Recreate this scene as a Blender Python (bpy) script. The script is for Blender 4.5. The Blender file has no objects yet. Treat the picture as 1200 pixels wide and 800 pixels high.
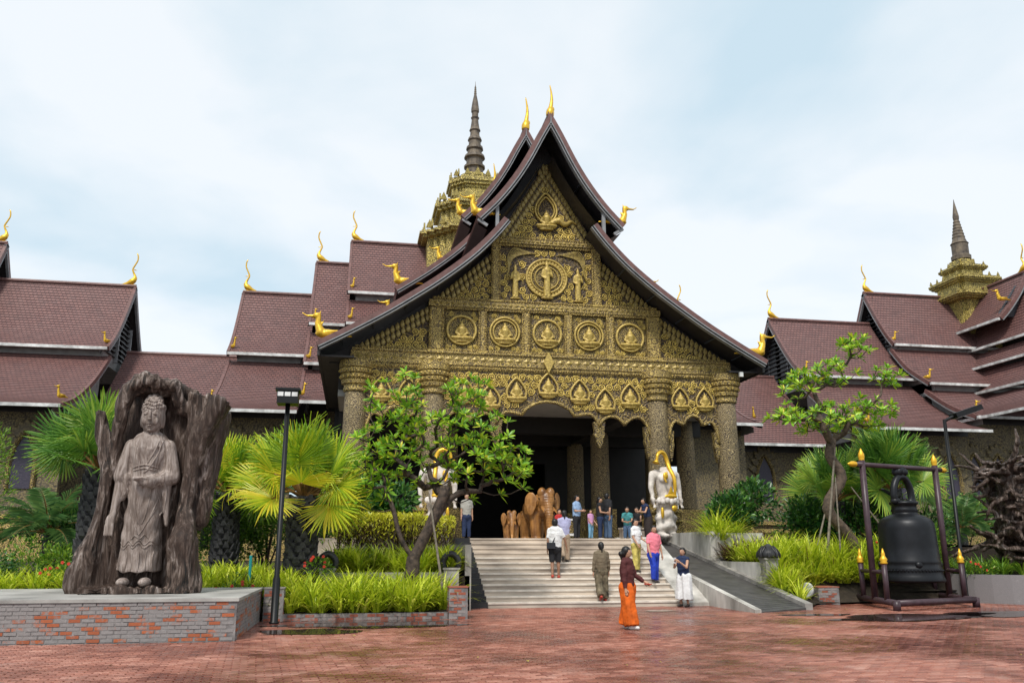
import bpy, bmesh, math, random
from mathutils import Vector, Matrix, noise
R = math.radians
scn = bpy.context.scene
col = scn.collection

# ------------------------------------------------------------------ camera
cam = bpy.data.cameras.new('camera'); camo = bpy.data.objects.new('camera', cam); col.objects.link(camo)
cam.sensor_width = 36.0; cam.lens = 36.0 * 990 / 1200; cam.clip_start = 0.1; cam.clip_end = 3000
camo.location = (0, 0, 1.6); camo.rotation_euler = (R(90) + math.atan(243 / 990), 0, R(-10.4))
scn.camera = camo
# ------------------------------------------------------------------ sky and sun (bright overcast)
SUN_EL, SUN_AZ = 52, 205          # azimuth clockwise from +Y: the sun stands behind the camera, a little to its left
w = bpy.data.worlds.new('World'); scn.world = w; w.use_nodes = True
N, L = w.node_tree.nodes, w.node_tree.links; N.clear()
out = N.new('ShaderNodeOutputWorld'); bg = N.new('ShaderNodeBackground'); bg.inputs[1].default_value = 0.085
sky = N.new('ShaderNodeTexSky'); sky.sky_type = 'NISHITA'; sky.sun_disc = False
sky.sun_elevation = R(SUN_EL); sky.sun_rotation = R(SUN_AZ); sky.air_density = 1.0; sky.dust_density = 0.6
tc = N.new('ShaderNodeTexCoord'); sep = N.new('ShaderNodeSeparateXYZ'); L.new(tc.outputs['Generated'], sep.inputs[0])
def wmath(op, a, b=None):
    n = N.new('ShaderNodeMath'); n.operation = op
    for i, v in enumerate((a, b)):
        if v is None: continue
        if isinstance(v, (int, float)): n.inputs[i].default_value = v
        else: L.new(v, n.inputs[i])
    return n.outputs[0]
zz = wmath('ADD', wmath('MAXIMUM', sep.outputs[2], 0.0), 0.22)
cmb = N.new('ShaderNodeCombineXYZ'); L.new(wmath('DIVIDE', sep.outputs[0], zz), cmb.inputs[0]); L.new(wmath('DIVIDE', sep.outputs[1], zz), cmb.inputs[1])
def wnoise(scale, detail, off, dist=0.0):
    mp = N.new('ShaderNodeMapping'); mp.inputs['Location'].default_value = off; L.new(cmb.outputs[0], mp.inputs[0])
    n = N.new('ShaderNodeTexNoise'); n.inputs['Scale'].default_value = scale; n.inputs['Detail'].default_value = detail
    n.inputs['Distortion'].default_value = dist; L.new(mp.outputs[0], n.inputs[0]); return n.outputs[0]
n1 = wnoise(0.75, 4, (3.3, 1.4, 0), 0.4); n2 = wnoise(2.4, 6, (7.1, 2.2, 0), 0.3)
rmp = N.new('ShaderNodeValToRGB'); L.new(wmath('ADD', wmath('MULTIPLY', n1, 0.62), wmath('MULTIPLY', n2, 0.38)), rmp.inputs[0])
rmp.color_ramp.elements[0].position = 0.38; rmp.color_ramp.elements[0].color = (0.12, 0.12, 0.12, 1)
rmp.color_ramp.elements[1].position = 0.54; rmp.color_ramp.elements[1].color = (1, 1, 1, 1)
cl = N.new('ShaderNodeMixRGB'); cl.inputs[1].default_value = (5.2, 6.7, 7.6, 1); cl.inputs[2].default_value = (8.1, 8.5, 8.8, 1)
L.new(rmp.outputs[0], cl.inputs[0])
mx = N.new('ShaderNodeMixRGB'); mx.inputs[0].default_value = 0.86
L.new(sky.outputs[0], mx.inputs[1]); L.new(cl.outputs[0], mx.inputs[2]); L.new(mx.outputs[0], bg.inputs[0]); L.new(bg.outputs[0], out.inputs[0])
sd = bpy.data.lights.new('sun', 'SUN'); sd.energy = 2.3; sd.angle = R(10); sd.color = (1.0, 0.955, 0.88)
so = bpy.data.objects.new('sun', sd); col.objects.link(so)
_el, _az = R(SUN_EL), R(SUN_AZ)
so.rotation_euler = Vector((-math.sin(_az) * math.cos(_el), -math.cos(_az) * math.cos(_el), -math.sin(_el))).to_track_quat('-Z', 'Y').to_euler()
scn.view_settings.view_transform = 'Standard'; scn.view_settings.look = 'None'
scn.view_settings.exposure = 0.56; scn.view_settings.gamma = 1.0; scn.view_settings.use_curve_mapping = False

# ------------------------------------------------------------------ helpers
class MB:
    """collects faces for one mesh"""
    def __init__(s): s.v = []; s.f = []; s.m = []; s.uv = []
    def add(s, vs, fs, m=0, uv=None):
        b = len(s.v); s.v += [tuple(p) for p in vs]
        for i, f in enumerate(fs):
            s.f.append(tuple(b + k for k in f)); s.m.append(m); s.uv.append([uv[k] for k in f] if uv else None)
    def box(s, x0, x1, y0, y1, z0, z1, m=0):
        s.add([(x0,y0,z0),(x1,y0,z0),(x1,y1,z0),(x0,y1,z0),(x0,y0,z1),(x1,y0,z1),(x1,y1,z1),(x0,y1,z1)],
              [(0,3,2,1),(4,5,6,7),(0,1,5,4),(1,2,6,5),(2,3,7,6),(3,0,4,7)], m)
    def obox(s, p, q, wd, ht, m=0, up=(0,0,1)):
        """bar from p to q, width wd across, height ht"""
        p, q = Vector(p), Vector(q); d = (q - p).normalized(); u = Vector(up)
        a = d.cross(u)
        if a.length < 1e-4: a = Vector((1,0,0))
        a.normalize(); b = a.cross(d); a *= wd / 2; b *= ht / 2
        s.add([p-a-b,p+a-b,p+a+b,p-a+b,q-a-b,q+a-b,q+a+b,q-a+b],[(0,1,2,3),(7,6,5,4),(0,4,5,1),(1,5,6,2),(2,6,7,3),(3,7,4,0)], m)
    def lathe(s, c, prof, n=16, m=0, sx=1, sy=1, cap=True):
        cx, cy, cz = c; vs = []
        for r, z in prof:
            for i in range(n):
                a = 2*math.pi*i/n; vs.append((cx + r*sx*math.cos(a), cy + r*sy*math.sin(a), cz + z))
        fs = [(j*n+i, j*n+(i+1)%n, (j+1)*n+(i+1)%n, (j+1)*n+i) for j in range(len(prof)-1) for i in range(n)]
        if cap: fs += [tuple(range(n-1,-1,-1)), tuple((len(prof)-1)*n+i for i in range(n))]
        s.add(vs, fs, m)
    def tube(s, pts, rad, n=6, m=0, flat=1.0, cap=True):
        pts = [Vector(p) for p in pts]; k = len(pts)
        if not isinstance(rad, (list, tuple)): rad = [rad]*k
        vs = []; ref = None
        for i, p in enumerate(pts):
            d = (pts[min(i+1,k-1)] - pts[max(i-1,0)])
            d = d.normalized() if d.length > 1e-9 else Vector((0,0,1))
            if ref is None:
                ref = d.orthogonal().normalized() if abs(d.x) > .9 else (Vector((1,0,0)) - d*d.x).normalized()
            else:
                ref = ref - d*ref.dot(d); ref = ref.normalized() if ref.length > 1e-6 else d.orthogonal().normalized()
            b = d.cross(ref)
            for j in range(n):
                a = 2*math.pi*j/n; vs.append(p + ref*(math.cos(a)*rad[i]*flat) + b*(math.sin(a)*rad[i]))
        fs = [(i*n+j, i*n+(j+1)%n, (i+1)*n+(j+1)%n, (i+1)*n+j) for i in range(k-1) for j in range(n)]
        if cap: fs += [tuple(range(n-1,-1,-1)), tuple((k-1)*n+j for j in range(n))]
        s.add(vs, fs, m)
    def ell(s, c, r, rot=None, nu=12, nv=8, m=0):
        c = Vector(c); r = (r,r,r) if isinstance(r,(int,float)) else r; vs = []
        for j in range(1, nv):
            t = math.pi*j/nv
            for i in range(nu):
                a = 2*math.pi*i/nu; vs.append(Vector((r[0]*math.sin(t)*math.cos(a), r[1]*math.sin(t)*math.sin(a), r[2]*math.cos(t))))
        vs += [Vector((0,0,r[2])), Vector((0,0,-r[2]))]
        if rot is not None: vs = [rot @ p for p in vs]
        fs = [(j*nu+i, (j+1)*nu+i, (j+1)*nu+(i+1)%nu, j*nu+(i+1)%nu) for j in range(nv-2) for i in range(nu)]
        t0, b0 = (nv-1)*nu, (nv-1)*nu+1
        fs += [(t0, i, (i+1)%nu) for i in range(nu)] + [(b0, (nv-2)*nu+(i+1)%nu, (nv-2)*nu+i) for i in range(nu)]
        s.add([c+p for p in vs], fs, m)
    def cap(s, p, q, r0, r1, n=10, flat0=False, flat1=False, m=0, sq=1.0):
        """tapered limb with round ends (for the voxel skin)"""
        p, q = Vector(p), Vector(q); d = q - p; ln = max(d.length, 1e-4); d /= ln
        pts, rad = [], []
        if not flat0:
            for t in (-.95,-.7,-.35): pts.append(p + d*(t*r0)); rad.append(r0*math.sqrt(1-t*t))
        pts += [p, q]; rad += [r0, r1]
        if not flat1:
            for t in (.35,.7,.95): pts.append(q + d*(t*r1)); rad.append(r1*math.sqrt(1-t*t))
        s.tube(pts, rad, n, m, sq)
    def prism(s, poly, y0, y1, m=0):
        """poly in XZ, extruded along Y"""
        n = len(poly)
        s.add([(x,y0,z) for x,z in poly]+[(x,y1,z) for x,z in poly],
              [tuple(range(n)), tuple(range(2*n-1,n-1,-1))]+[(i,(i+n),(i+1)%n+n,(i+1)%n) for i in range(n)], m)
    def zprism(s, poly, z0, z1, m=0):
        n = len(poly)
        s.add([(x,y,z0) for x,y in poly]+[(x,y,z1) for x,y in poly],
              [tuple(range(n-1,-1,-1)), tuple(range(n,2*n))]+[(i,(i+1)%n,(i+1)%n+n,i+n) for i in range(n)], m)
    def mesh(s, name, mats, smooth=False):
        me = bpy.data.meshes.new(name); me.from_pydata(s.v, [], s.f)
        for mt in (mats if isinstance(mats,(list,tuple)) else [mats]): me.materials.append(mt)
        if any(s.m): me.polygons.foreach_set('material_index', s.m)
        if any(u is not None for u in s.uv):
            lay = me.uv_layers.new(name='UVMap'); k = 0
            for u, f in zip(s.uv, s.f):
                for j in range(len(f)):
                    lay.data[k].uv = u[j] if u else (0,0); k += 1
        if smooth: me.polygons.foreach_set('use_smooth', [True]*len(me.polygons))
        me.update(); return me
    def build(s, name, mats, parent=None, smooth=False, **kw):
        return put(name, s.mesh(name, mats, smooth), parent, **kw)

def wloc(o):
    p = Vector((0,0,0))
    while o is not None: p += o.location; o = o.parent
    return p
def put(name, me, parent=None, loc=(0,0,0), rot=(0,0,0), scale=(1,1,1), local=False):
    o = bpy.data.objects.new(name, me); col.objects.link(o)
    o.parent = parent
    o.location = Vector(loc) if (local or parent is None) else Vector(loc) - wloc(parent)
    o.rotation_euler = rot; o.scale = scale if isinstance(scale,(tuple,list)) else (scale,)*3
    return o
def tag(o, label=None, cat=None, group=None, kind=None):
    if label: o['label'] = label
    if cat: o['category'] = cat
    if group: o['group'] = group
    if kind: o['kind'] = kind
    return o
def thing(name, label, cat, loc=(0,0,0), rz=0, group=None):
    o = bpy.data.objects.new(name, None); col.objects.link(o); o.empty_display_size = .2
    o.location = loc; o.rotation_euler = (0,0,rz); return tag(o, label, cat, group)
def skin(mb, voxel, smooth=2, fac=.5, disp=None, mats=None, name='skin', post=None):
    """voxel-remesh overlapping shapes into one continuous surface"""
    me = mb.mesh('tmp', []); o = bpy.data.objects.new('tmp', me); col.objects.link(o)
    rm = o.modifiers.new('r', 'REMESH'); rm.mode = 'VOXEL'; rm.voxel_size = voxel
    if smooth: sm = o.modifiers.new('s', 'SMOOTH'); sm.iterations = smooth; sm.factor = fac
    dg = bpy.context.evaluated_depsgraph_get()
    m2 = bpy.data.meshes.new_from_object(o.evaluated_get(dg)); m2.name = name
    bpy.data.objects.remove(o); bpy.data.meshes.remove(me)
    if disp:
        nrm = [v.normal.copy() for v in m2.vertices]
        for v, n in zip(m2.vertices, nrm): v.co += n*disp(v.co, n)
    if post:
        for v in m2.vertices: v.co = post(v.co)
    m2.materials.clear()
    for mt in (mats or []): m2.materials.append(mt)
    m2.polygons.foreach_set('use_smooth', [True]*len(m2.polygons)); m2.update(); return m2
def interp(prof, u):
    if u <= prof[0][0]: return prof[0][1]
    for (a, za), (b, zb) in zip(prof, prof[1:]):
        if u <= b: return za + (zb-za)*(u-a)/(b-a)
    return prof[-1][1]
def smooth_poly(pts, k=4):
    """Catmull-Rom through pts"""
    P = [Vector(p) for p in pts]; o = []
    for i in range(len(P)-1):
        a, b, c, d = P[max(i-1,0)], P[i], P[i+1], P[min(i+2,len(P)-1)]
        for j in range(k):
            t = j/k; o.append(.5*((2*b)+(c-a)*t+(2*a-5*b+4*c-d)*t*t+(3*b-a-3*c+d)*t**3))
    return o + [P[-1]]

# ------------------------------------------------------------------ materials
class NT:
    def __init__(s, name):
        s.mat = bpy.data.materials.new(name); s.mat.use_nodes = True; s.t = s.mat.node_tree; s.n = s.t.nodes; s.l = s.t.links
        s.b = s.n['Principled BSDF']; s.tc = s.n.new('ShaderNodeTexCoord')
    def co(s, kind='Object', scale=(1,1,1), rot=(0,0,0)):
        mp = s.n.new('ShaderNodeMapping'); mp.inputs['Scale'].default_value = scale; mp.inputs['Rotation'].default_value = rot
        s.l.new(s.tc.outputs[kind], mp.inputs[0]); return mp.outputs[0]
    def noise(s, vec, scale, detail=4, rough=.55, dist=0):
        n = s.n.new('ShaderNodeTexNoise'); n.inputs['Scale'].default_value = scale; n.inputs['Detail'].default_value = detail
        n.inputs['Roughness'].default_value = rough; n.inputs['Distortion'].default_value = dist; s.l.new(vec, n.inputs[0]); return n.outputs[0]
    def vor(s, vec, scale, feat='F1', out='Distance', rnd=1.0):
        n = s.n.new('ShaderNodeTexVoronoi'); n.feature = feat; n.inputs['Scale'].default_value = scale; n.inputs['Randomness'].default_value = rnd
        s.l.new(vec, n.inputs[0]); return n.outputs[out]
    def math(s, op, a, b=0.0, c=None):
        n = s.n.new('ShaderNodeMath'); n.operation = op
        for i, v in enumerate((a, b) if c is None else (a, b, c)):
            if isinstance(v, (int, float)): n.inputs[i].default_value = v
            else: s.l.new(v, n.inputs[i])
        return n.outputs[0]
    def ramp(s, fac, stops, interp='LINEAR'):
        n = s.n.new('ShaderNodeValToRGB'); cr = n.color_ramp; cr.interpolation = interp
        while len(cr.elements) < len(stops): cr.elements.new(.5)
        for e, (p, c) in zip(cr.elements, stops):
            e.position = p; e.color = (c,c,c,1) if isinstance(c,(int,float)) else (*c, 1)
        s.l.new(fac, n.inputs[0]); return n.outputs[0]
    def mix(s, fac, a, b, mode='MIX'):
        n = s.n.new('ShaderNodeMixRGB'); n.blend_type = mode
        for i, v in enumerate((fac, a, b)):
            if isinstance(v, (int, float)): n.inputs[i].default_value = v if i == 0 else (v,v,v,1)
            elif isinstance(v, tuple): n.inputs[i].default_value = (*v, 1)
            else: s.l.new(v, n.inputs[i])
        return n.outputs[0]
    def rnd(s):
        return s.n.new('ShaderNodeObjectInfo').outputs['Random']
    def bump(s, h, strength=.5, dist=.02):
        n = s.n.new('ShaderNodeBump'); n.inputs['Strength'].default_value = strength; n.inputs['Distance'].default_value = dist
        s.l.new(h, n.inputs['Height']); s.l.new(n.outputs[0], s.b.inputs['Normal'])
    def set(s, color=None, rough=None, metal=None, spec=None):
        for k, v in (('Base Color', color), ('Roughness', rough), ('Metallic', metal), ('Specular IOR Level', spec)):
            if v is None: continue
            if isinstance(v, tuple): s.b.inputs[k].default_value = (*v, 1)
            elif isinstance(v, (int, float)): s.b.inputs[k].default_value = v
            else: s.l.new(v, s.b.inputs[k])
        return s
def plain(name, c, rough=.6, var=.25, scale=6, bump=.15, bdist=.01, metal=0, spec=.4, c2=None, stretch=(1,1,1), kind='Object'):
    t = NT(name); v = t.co(kind, stretch); n = t.noise(v, scale, 5)
    c2 = c2 or tuple(x*(1-var*1.6) for x in c)
    t.set(t.mix(t.ramp(n, [(.3,0),(.7,1)]), c2, tuple(min(1, x*(1+var*.4)) for x in c)), rough, metal, spec)
    if bump: t.bump(t.noise(v, scale*4, 4), bump, bdist)
    return t.mat
def carved(name, scale=1.0, low=(.026,.016,.018), mid=(.105,.07,.032), high=(.50,.385,.09), bias=0.0, bump=.9, dist=.04):
    """gold paint on raised carving, dark ground in the recesses"""
    t = NT(name); v0 = t.co('Object'); nz = t.n.new('ShaderNodeTexNoise'); nz.inputs['Scale'].default_value = 2.2*scale; nz.inputs['Detail'].default_value = 2
    t.l.new(v0, nz.inputs[0]); v = t.mix(.10/scale, v0, nz.outputs[1], 'ADD')
    d1 = t.vor(v, 2.6*scale); d2 = t.vor(v, 7.0*scale, rnd=.9); e = t.vor(v, 5.0*scale, 'DISTANCE_TO_EDGE')
    r1 = t.math('MULTIPLY_ADD', t.math('SINE', t.math('MULTIPLY', d1, 26.0)), .5, .5)
    r2 = t.math('MULTIPLY_ADD', t.math('SINE', t.math('MULTIPLY', d2, 17.0)), .5, .5)
    h = t.math('ADD', t.math('MULTIPLY', r1, .42), t.math('MULTIPLY', r2, .36))
    h = t.math('ADD', h, t.math('MULTIPLY', t.ramp(e, [(0,0),(.12,1)]), .16))
    h = t.math('ADD', h, t.math('MULTIPLY', t.noise(v0, 24*scale, 3), .14))
    h = t.math('ADD', h, bias)
    big = t.noise(v0, .55, 3)
    c = t.ramp(h, [(.26, low), (.50, mid), (.70, high), (.95, tuple(min(1,x*1.3) for x in high))])
    c = t.mix(t.ramp(big, [(.4,.0),(.75,.30)]), c, (.085,.062,.04))
    t.set(c, .46, .25, .5); t.bump(h, bump, dist); return t.mat

M = {}
M['gold'] = plain('bright_gold_leaf', (.83,.50,.045), .32, .18, 9, .12, .01, .55, .5)
M['gold_tip'] = plain('gold_tip_paint', (.85,.48,.03), .35, .12, 9, .05, .01, .45, .5)
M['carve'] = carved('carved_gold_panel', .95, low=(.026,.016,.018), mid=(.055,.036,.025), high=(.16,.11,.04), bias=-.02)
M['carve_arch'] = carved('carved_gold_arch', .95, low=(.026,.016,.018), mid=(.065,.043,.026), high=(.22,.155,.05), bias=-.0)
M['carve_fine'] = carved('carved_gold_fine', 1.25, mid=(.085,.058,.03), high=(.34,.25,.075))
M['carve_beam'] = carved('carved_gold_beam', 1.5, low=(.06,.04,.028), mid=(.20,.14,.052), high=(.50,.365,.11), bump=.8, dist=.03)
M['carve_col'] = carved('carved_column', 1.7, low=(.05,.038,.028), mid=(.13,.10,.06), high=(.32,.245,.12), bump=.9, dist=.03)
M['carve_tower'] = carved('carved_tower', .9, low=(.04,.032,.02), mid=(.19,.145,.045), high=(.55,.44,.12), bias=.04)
M['relief'] = plain('gold_relief_paint', (.60,.445,.115), .42, .25, 15, .45, .015, .2, .5, c2=(.24,.155,.045))
M['scroll'] = plain('gold_scroll_paint', (.80,.60,.15), .42, .25, 7, .3, .01, .2, .5, c2=(.33,.225,.055))
M['relief_dark'] = plain('relief_ground', (.055,.038,.036), .6, .4, 9, .3, .02)
M['spire'] = plain('weathered_spire', (.16,.125,.085), .6, .4, 3, .4, .03, .1, c2=(.055,.045,.04))
M['soffit'] = plain('dark_soffit_board', (.034,.029,.030), .5, .2, 2, .05)
M['verge'] = plain('maroon_verge', (.165,.082,.074), .5, .25, 4, .15)
M['trim'] = plain('grey_trim', (.25,.255,.265), .5, .2, 3, .05)
M['gutter'] = plain('pale_gutter', (.72,.73,.72), .5, .25, 2, .05, c2=(.28,.28,.27))
M['louvre'] = plain('dark_louvre', (.05,.055,.065), .5, .2, 2, .05)
M['endwall'] = plain('grey_end_wall', (.30,.30,.30), .7, .2, 2, .1)
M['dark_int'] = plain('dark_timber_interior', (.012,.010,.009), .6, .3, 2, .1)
M['ceiling'] = plain('grey_ceiling', (.32,.31,.30), .7, .1, 2, .02)
def tile_mat():
    t = NT('maroon_roof_tile'); v = t.co('UV')
    br = t.n.new('ShaderNodeTexBrick'); t.l.new(v, br.inputs[0]); br.offset = .5
    for k, x in (('Scale',1.0),('Mortar Size',.022),('Mortar Smooth',.2),('Bias',0.0),('Brick Width',.25),('Row Height',.27)): br.inputs[k].default_value = x
    br.inputs['Color1'].default_value = (.205,.100,.088,1); br.inputs['Color2'].default_value = (.160,.076,.069,1); br.inputs['Mortar'].default_value = (.078,.043,.043,1)
    o = t.co('Object'); n = t.noise(o, .35, 4, .6); st = t.noise(t.co('Object', (2.2,2.2,.25)), .9, 4)
    c = t.mix(t.ramp(n, [(.35,0),(.72,.35)]), br.outputs[0], (.13,.078,.076))
    c = t.mix(t.ramp(st, [(.5,0),(.75,.28)]), c, (.21,.13,.125)); dk = t.noise(o, 1.4, 6, .7); c = t.mix(t.ramp(dk, [(.52,0),(.72,.55)]), c, (.075,.045,.045))
    t.set(c, t.ramp(n, [(.3,.42),(.7,.62)]), 0, .45); t.bump(br.outputs['Fac'], .8, -.03); return t.mat
M['tile'] = tile_mat()
def wall_mat():
    t = NT('pebbled_gold_wall'); v = t.co('Object'); d = t.vor(v, 11.0); n = t.noise(v, 1.3, 4)
    c = t.ramp(d, [(.1,(.30,.235,.10)),(.45,(.17,.135,.075)),(.8,(.06,.05,.04))])
    t.set(t.mix(t.ramp(n, [(.4,0),(.7,.5)]), c, (.13,.115,.085)), .7, 0, .3); t.bump(t.math('MULTIPLY', d, -1), .7, .03); return t.mat
M['wall'] = wall_mat()
def niche_mat():
    t = NT('dark_studded_niche'); v = t.co('Object'); d = t.vor(v, 9.0, rnd=.6)
    t.set(t.ramp(d, [(.12,(.30,.24,.08)),(.2,(.05,.04,.065)),(.6,(.035,.03,.05))]), .5); t.bump(t.math('MULTIPLY', d, -1), .5, .02); return t.mat
M['niche'] = niche_mat()
# ------------------------------------------------------------------ roofs
def resample(prof, step):
    P = smooth_poly([(u,0,z) for u,z in prof], 8); out = [P[0].copy()]; acc = 0
    tot = sum((b-a).length for a,b in zip(P,P[1:])); n = max(2, round(tot/step)); st = tot/n; nxt = st; acc = 0
    for a, b in zip(P, P[1:]):
        l = (b-a).length
        while nxt <= acc + l + 1e-6 and len(out) <= n:
            out.append(a + (b-a)*min(1,((nxt-acc)/l))); nxt += st
        acc += l
    return [(p.x, p.z) for p in out]
def normals(pr):
    ns = []
    for i in range(len(pr)):
        a, b = pr[max(i-1,0)], pr[min(i+1,len(pr)-1)]; dx, dz = b[0]-a[0], b[1]-a[1]; l = math.hypot(dx,dz) or 1
        ns.append((-dz/l, dx/l))
    return ns      # points outward and up for a profile that falls as u grows
def offset(pr, d): return [(u+n[0]*d, z+n[1]*d) for (u,z),n in zip(pr, normals(pr))]
def roof_tier(parent, axis, c, w0, w1, prof, sides=(-1,1), thick=.16, gutter=True, verge=(True,True), name='roof_tier', front_trim=False):
    pr = resample(prof, .27); nn = normals(pr); under = offset(pr, -thick)
    res = None
    for sd in sides:
        def W(u, ww, z): return (ww, c+sd*u, z) if axis == 'X' else (c+sd*u, ww, z)
        mb = MB(); flip = (sd < 0) == (axis == 'X')
        def quad(p, q, m, uv=None):
            vs = [W(p[0],w0,p[1]), W(p[0],w1,p[1]), W(q[0],w1,q[1]), W(q[0],w0,q[1])]
            mb.add(vs, [(0,1,2,3)] if not flip else [(3,2,1,0)], m, uv)
        for i in range(len(pr)-1):
            a, b = pr[i], (pr[i+1][0]+nn[i+1][0]*.022, pr[i+1][1]+nn[i+1][1]*.022)
            quad(a, b, 0, [(w0,-i*.27),(w1,-i*.27),(w1,-(i+1)*.27),(w0,-(i+1)*.27)])
            quad(b, pr[i+1], 1, None)
        quad(pr[-1], under[-1], 1)
        for i in range(len(under)-1, 0, -1): quad(under[i], under[i-1], 2)
        for ww in (w0, w1):      # close the ends
            k = len(pr); vs = [W(u,ww,z) for u,z in pr]+[W(u,ww,z) for u,z in under]
            fs = [(i,i+1,k+i+1,k+i) for i in range(k-1)]
            mb.add(vs, fs if (ww == w1) == flip else [f[::-1] for f in fs], 1)
        o = mb.build(name, [M['tile'], M['verge'], M['soffit']], parent)
        res = res or o
        dw = 1 if w1 > w0 else -1
        # verge tiles along the sloping end edges, a raised strip with a pale lip under it
        for on, ww, s_ in ((verge[0], w0, -1), (verge[1], w1, 1)):
            if not on: continue
            vb = MB(); t = offset(pr, .06); k = len(pr); bot = offset(pr, -thick-.04)
            a0, a1 = ww - s_*.12, ww + s_*.05
            for i in range(k-1):
                vs = [W(*[(t[i][0])], a0, t[i][1]), W(t[i][0], a1, t[i][1]), W(t[i+1][0], a1, t[i+1][1]), W(t[i+1][0], a0, t[i+1][1]),
                      W(bot[i][0], a0, bot[i][1]), W(bot[i][0], a1, bot[i][1]), W(bot[i+1][0], a1, bot[i+1][1]), W(bot[i+1][0], a0, bot[i+1][1])]
                vb.add(vs, [(0,1,2,3),(1,5,6,2),(4,0,3,7),(5,4,7,6)], 0)
            for i in (0, k-1):
                vs = [W(t[i][0],a0,t[i][1]),W(t[i][0],a1,t[i][1]),W(bot[i][0],a1,bot[i][1]),W(bot[i][0],a0,bot[i][1])]; vb.add(vs, [(0,1,2,3)], 0)
            vo = vb.build('verge', [M['verge']], o)
            if not front_trim:
                lb = MB(); la = offset(pr, -thick-.045); lc = offset(pr, -thick-.13)
                for i in range(k-1):
                    vs = [W(p[i_][0], ww_, p[i_][1]) for p in (la, lc) for i_ in (i, i+1) for ww_ in (ww-s_*.1, ww+s_*.06)]
                    lb.add(vs, [(0,1,3,2),(4,6,7,5),(1,5,7,3),(0,2,6,4)], 0)
                lb.build('verge_lip', [M['trim']], o)
        if gutter:
            g = MB(); u, z = pr[-1]
            a, b = W(u+.10, w0+.02*dw, z-.10), W(u+.10, w1-.02*dw, z-.10)
            g.obox(a, b, .18, .17, 0)
            g.build('eave_gutter', [M['gutter']], o)
    return res
def ridge_cap(parent, axis, c, w0, w1, z):
    mb = MB(); a, b = ((w0,c,z),(w1,c,z)) if axis == 'X' else ((c,w0,z),(c,w1,z))
    mb.tube([a,b], .13, 8, 0); mb.build('ridge_cap', [M['verge']], parent)
    return
# golden roof creatures -------------------------------------------------
def make_swan():
    b = MB()   # faces +x, sits on z=0
    b.ell((0,0,.16),(.40,.17,.17)); b.cap((.20,0,.20),(.33,0,.52),.17,.105); b.cap((.33,0,.52),(.30,0,.72),.105,.09)
    b.ell((.36,0,.80),(.15,.10,.12)); b.cap((.45,0,.79),(.72,0,.78),.06,.035); b.cap((.72,0,.78),(.86,0,.88),.035,.022)
    b.cap((.28,0,.88),(.22,0,1.0),.035,.012); b.cap((-.3,0,.16),(-.85,0,.10),.12,.03); b.cap((.0,.1,.2),(-.45,.12,.26),.08,.03); b.cap((.0,-.1,.2),(-.45,-.12,.26),.08,.03)
    b.cap((.20,0,.50),(.12,0,.62),.05,.02)
    return skin(b, .03, 3, .5, None, [M['gold']], 'golden_swan')
SWAN = make_swan()
def make_chofa():
    b = MB()
    p = smooth_poly([(-.45,0,.02),(-.15,0,.12),(.12,0,.30),(.20,0,.55),(.08,0,.85),(.02,0,1.05),(.14,0,1.35),(.26,0,1.65),(.25,0,1.95),(.17,0,2.12)], 4)
    k = len(p); rad = []
    for i in range(k):
        t = i/(k-1); rad.append(.038+.135*math.exp(-((t-.20)/.12)**2) + .028*(1-t) if t < .97 else .02)
    b.tube(p, rad, 8); b.ell((.24,0,.42),(.10,.06,.14)); b.cap((.13,0,1.02),(.27,0,.98),.04,.01,6)
    b.box(-.5,.3,-.09,.09,-.12,.04)
    return b.mesh('ridge_finial', M['gold'], True)
CHOFA = make_chofa()
def make_spike():
    b = MB(); p = smooth_poly([(0,0,-.05),(.02,0,.18),(.05,0,.42),(.09,0,.75),(.08,0,1.1),(.02,0,1.5)], 4); k = len(p)
    b.tube(p, [.17+.05*math.sin(math.pi*min(1,i/(k*.35)))-.15*(i/(k-1))**.75 for i in range(k)], 8); b.ell((.12,0,.3),(.09,.06,.12),None,8,6)
    return b.mesh('roof_spike', M['gold'], True)
SPIKE = make_spike()

# ------------------------------------------------------------------ relief pieces (shared meshes)
def make_scroll():
    b = MB(); pts = []
    for i in range(34):
        t = i/33; a = t*2*math.pi*2.1; r = .185*(1-t*.80)
        pts.append((r*math.cos(a), -.018-.02*t, r*math.sin(a)))
    b.tube(pts, [.027-.007*i/33 for i in range(34)], 5)
    b.ell((0,-.04,0),(.045,.03,.045),None,6,4)
    for k in range(5):
        a = k*1.256+.3; b.ell((.10*math.cos(a),-.02,.10*math.sin(a)),(.028,.02,.028),None,5,4)
    b.ell((.19,-.02,-.10),(.05,.025,.09),Matrix.Rotation(.5,3,'Y'),6,4); b.ell((-.16,-.02,-.14),(.04,.025,.08),Matrix.Rotation(-.7,3,'Y'),6,4)
    return b.mesh('scroll', M['relief'], True)
SCROLL = make_scroll()
def make_leaf_tile():
    b = MB(); n = 10; vs = [(0,-.05,0)]; out = [(0,.24),(.07,.15),(.115,.04),(.10,-.06),(.05,-.14),(0,-.18),(-.05,-.14),(-.10,-.06),(-.115,.04),(-.07,.15)]
    vs += [(x,-.005,z) for x,z in out]; vs += [(x*.75,-.04,z*.75) for x,z in out]
    fs = [(1+i,1+(i+1)%n,11+(i+1)%n,11+i) for i in range(n)] + [(11+i,11+(i+1)%n,0) for i in range(n)]
    b.add(vs, fs); return b.mesh('leaf_ornament', M['relief'])
LEAF = make_leaf_tile()
LEAF_D = LEAF.copy(); LEAF_D.materials.clear(); LEAF_D.materials.append(plain('dull_gold_leaf', (.40,.305,.085), .45, .3, 12, .3, .01, .25, .5, c2=(.15,.10,.04)))
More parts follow.
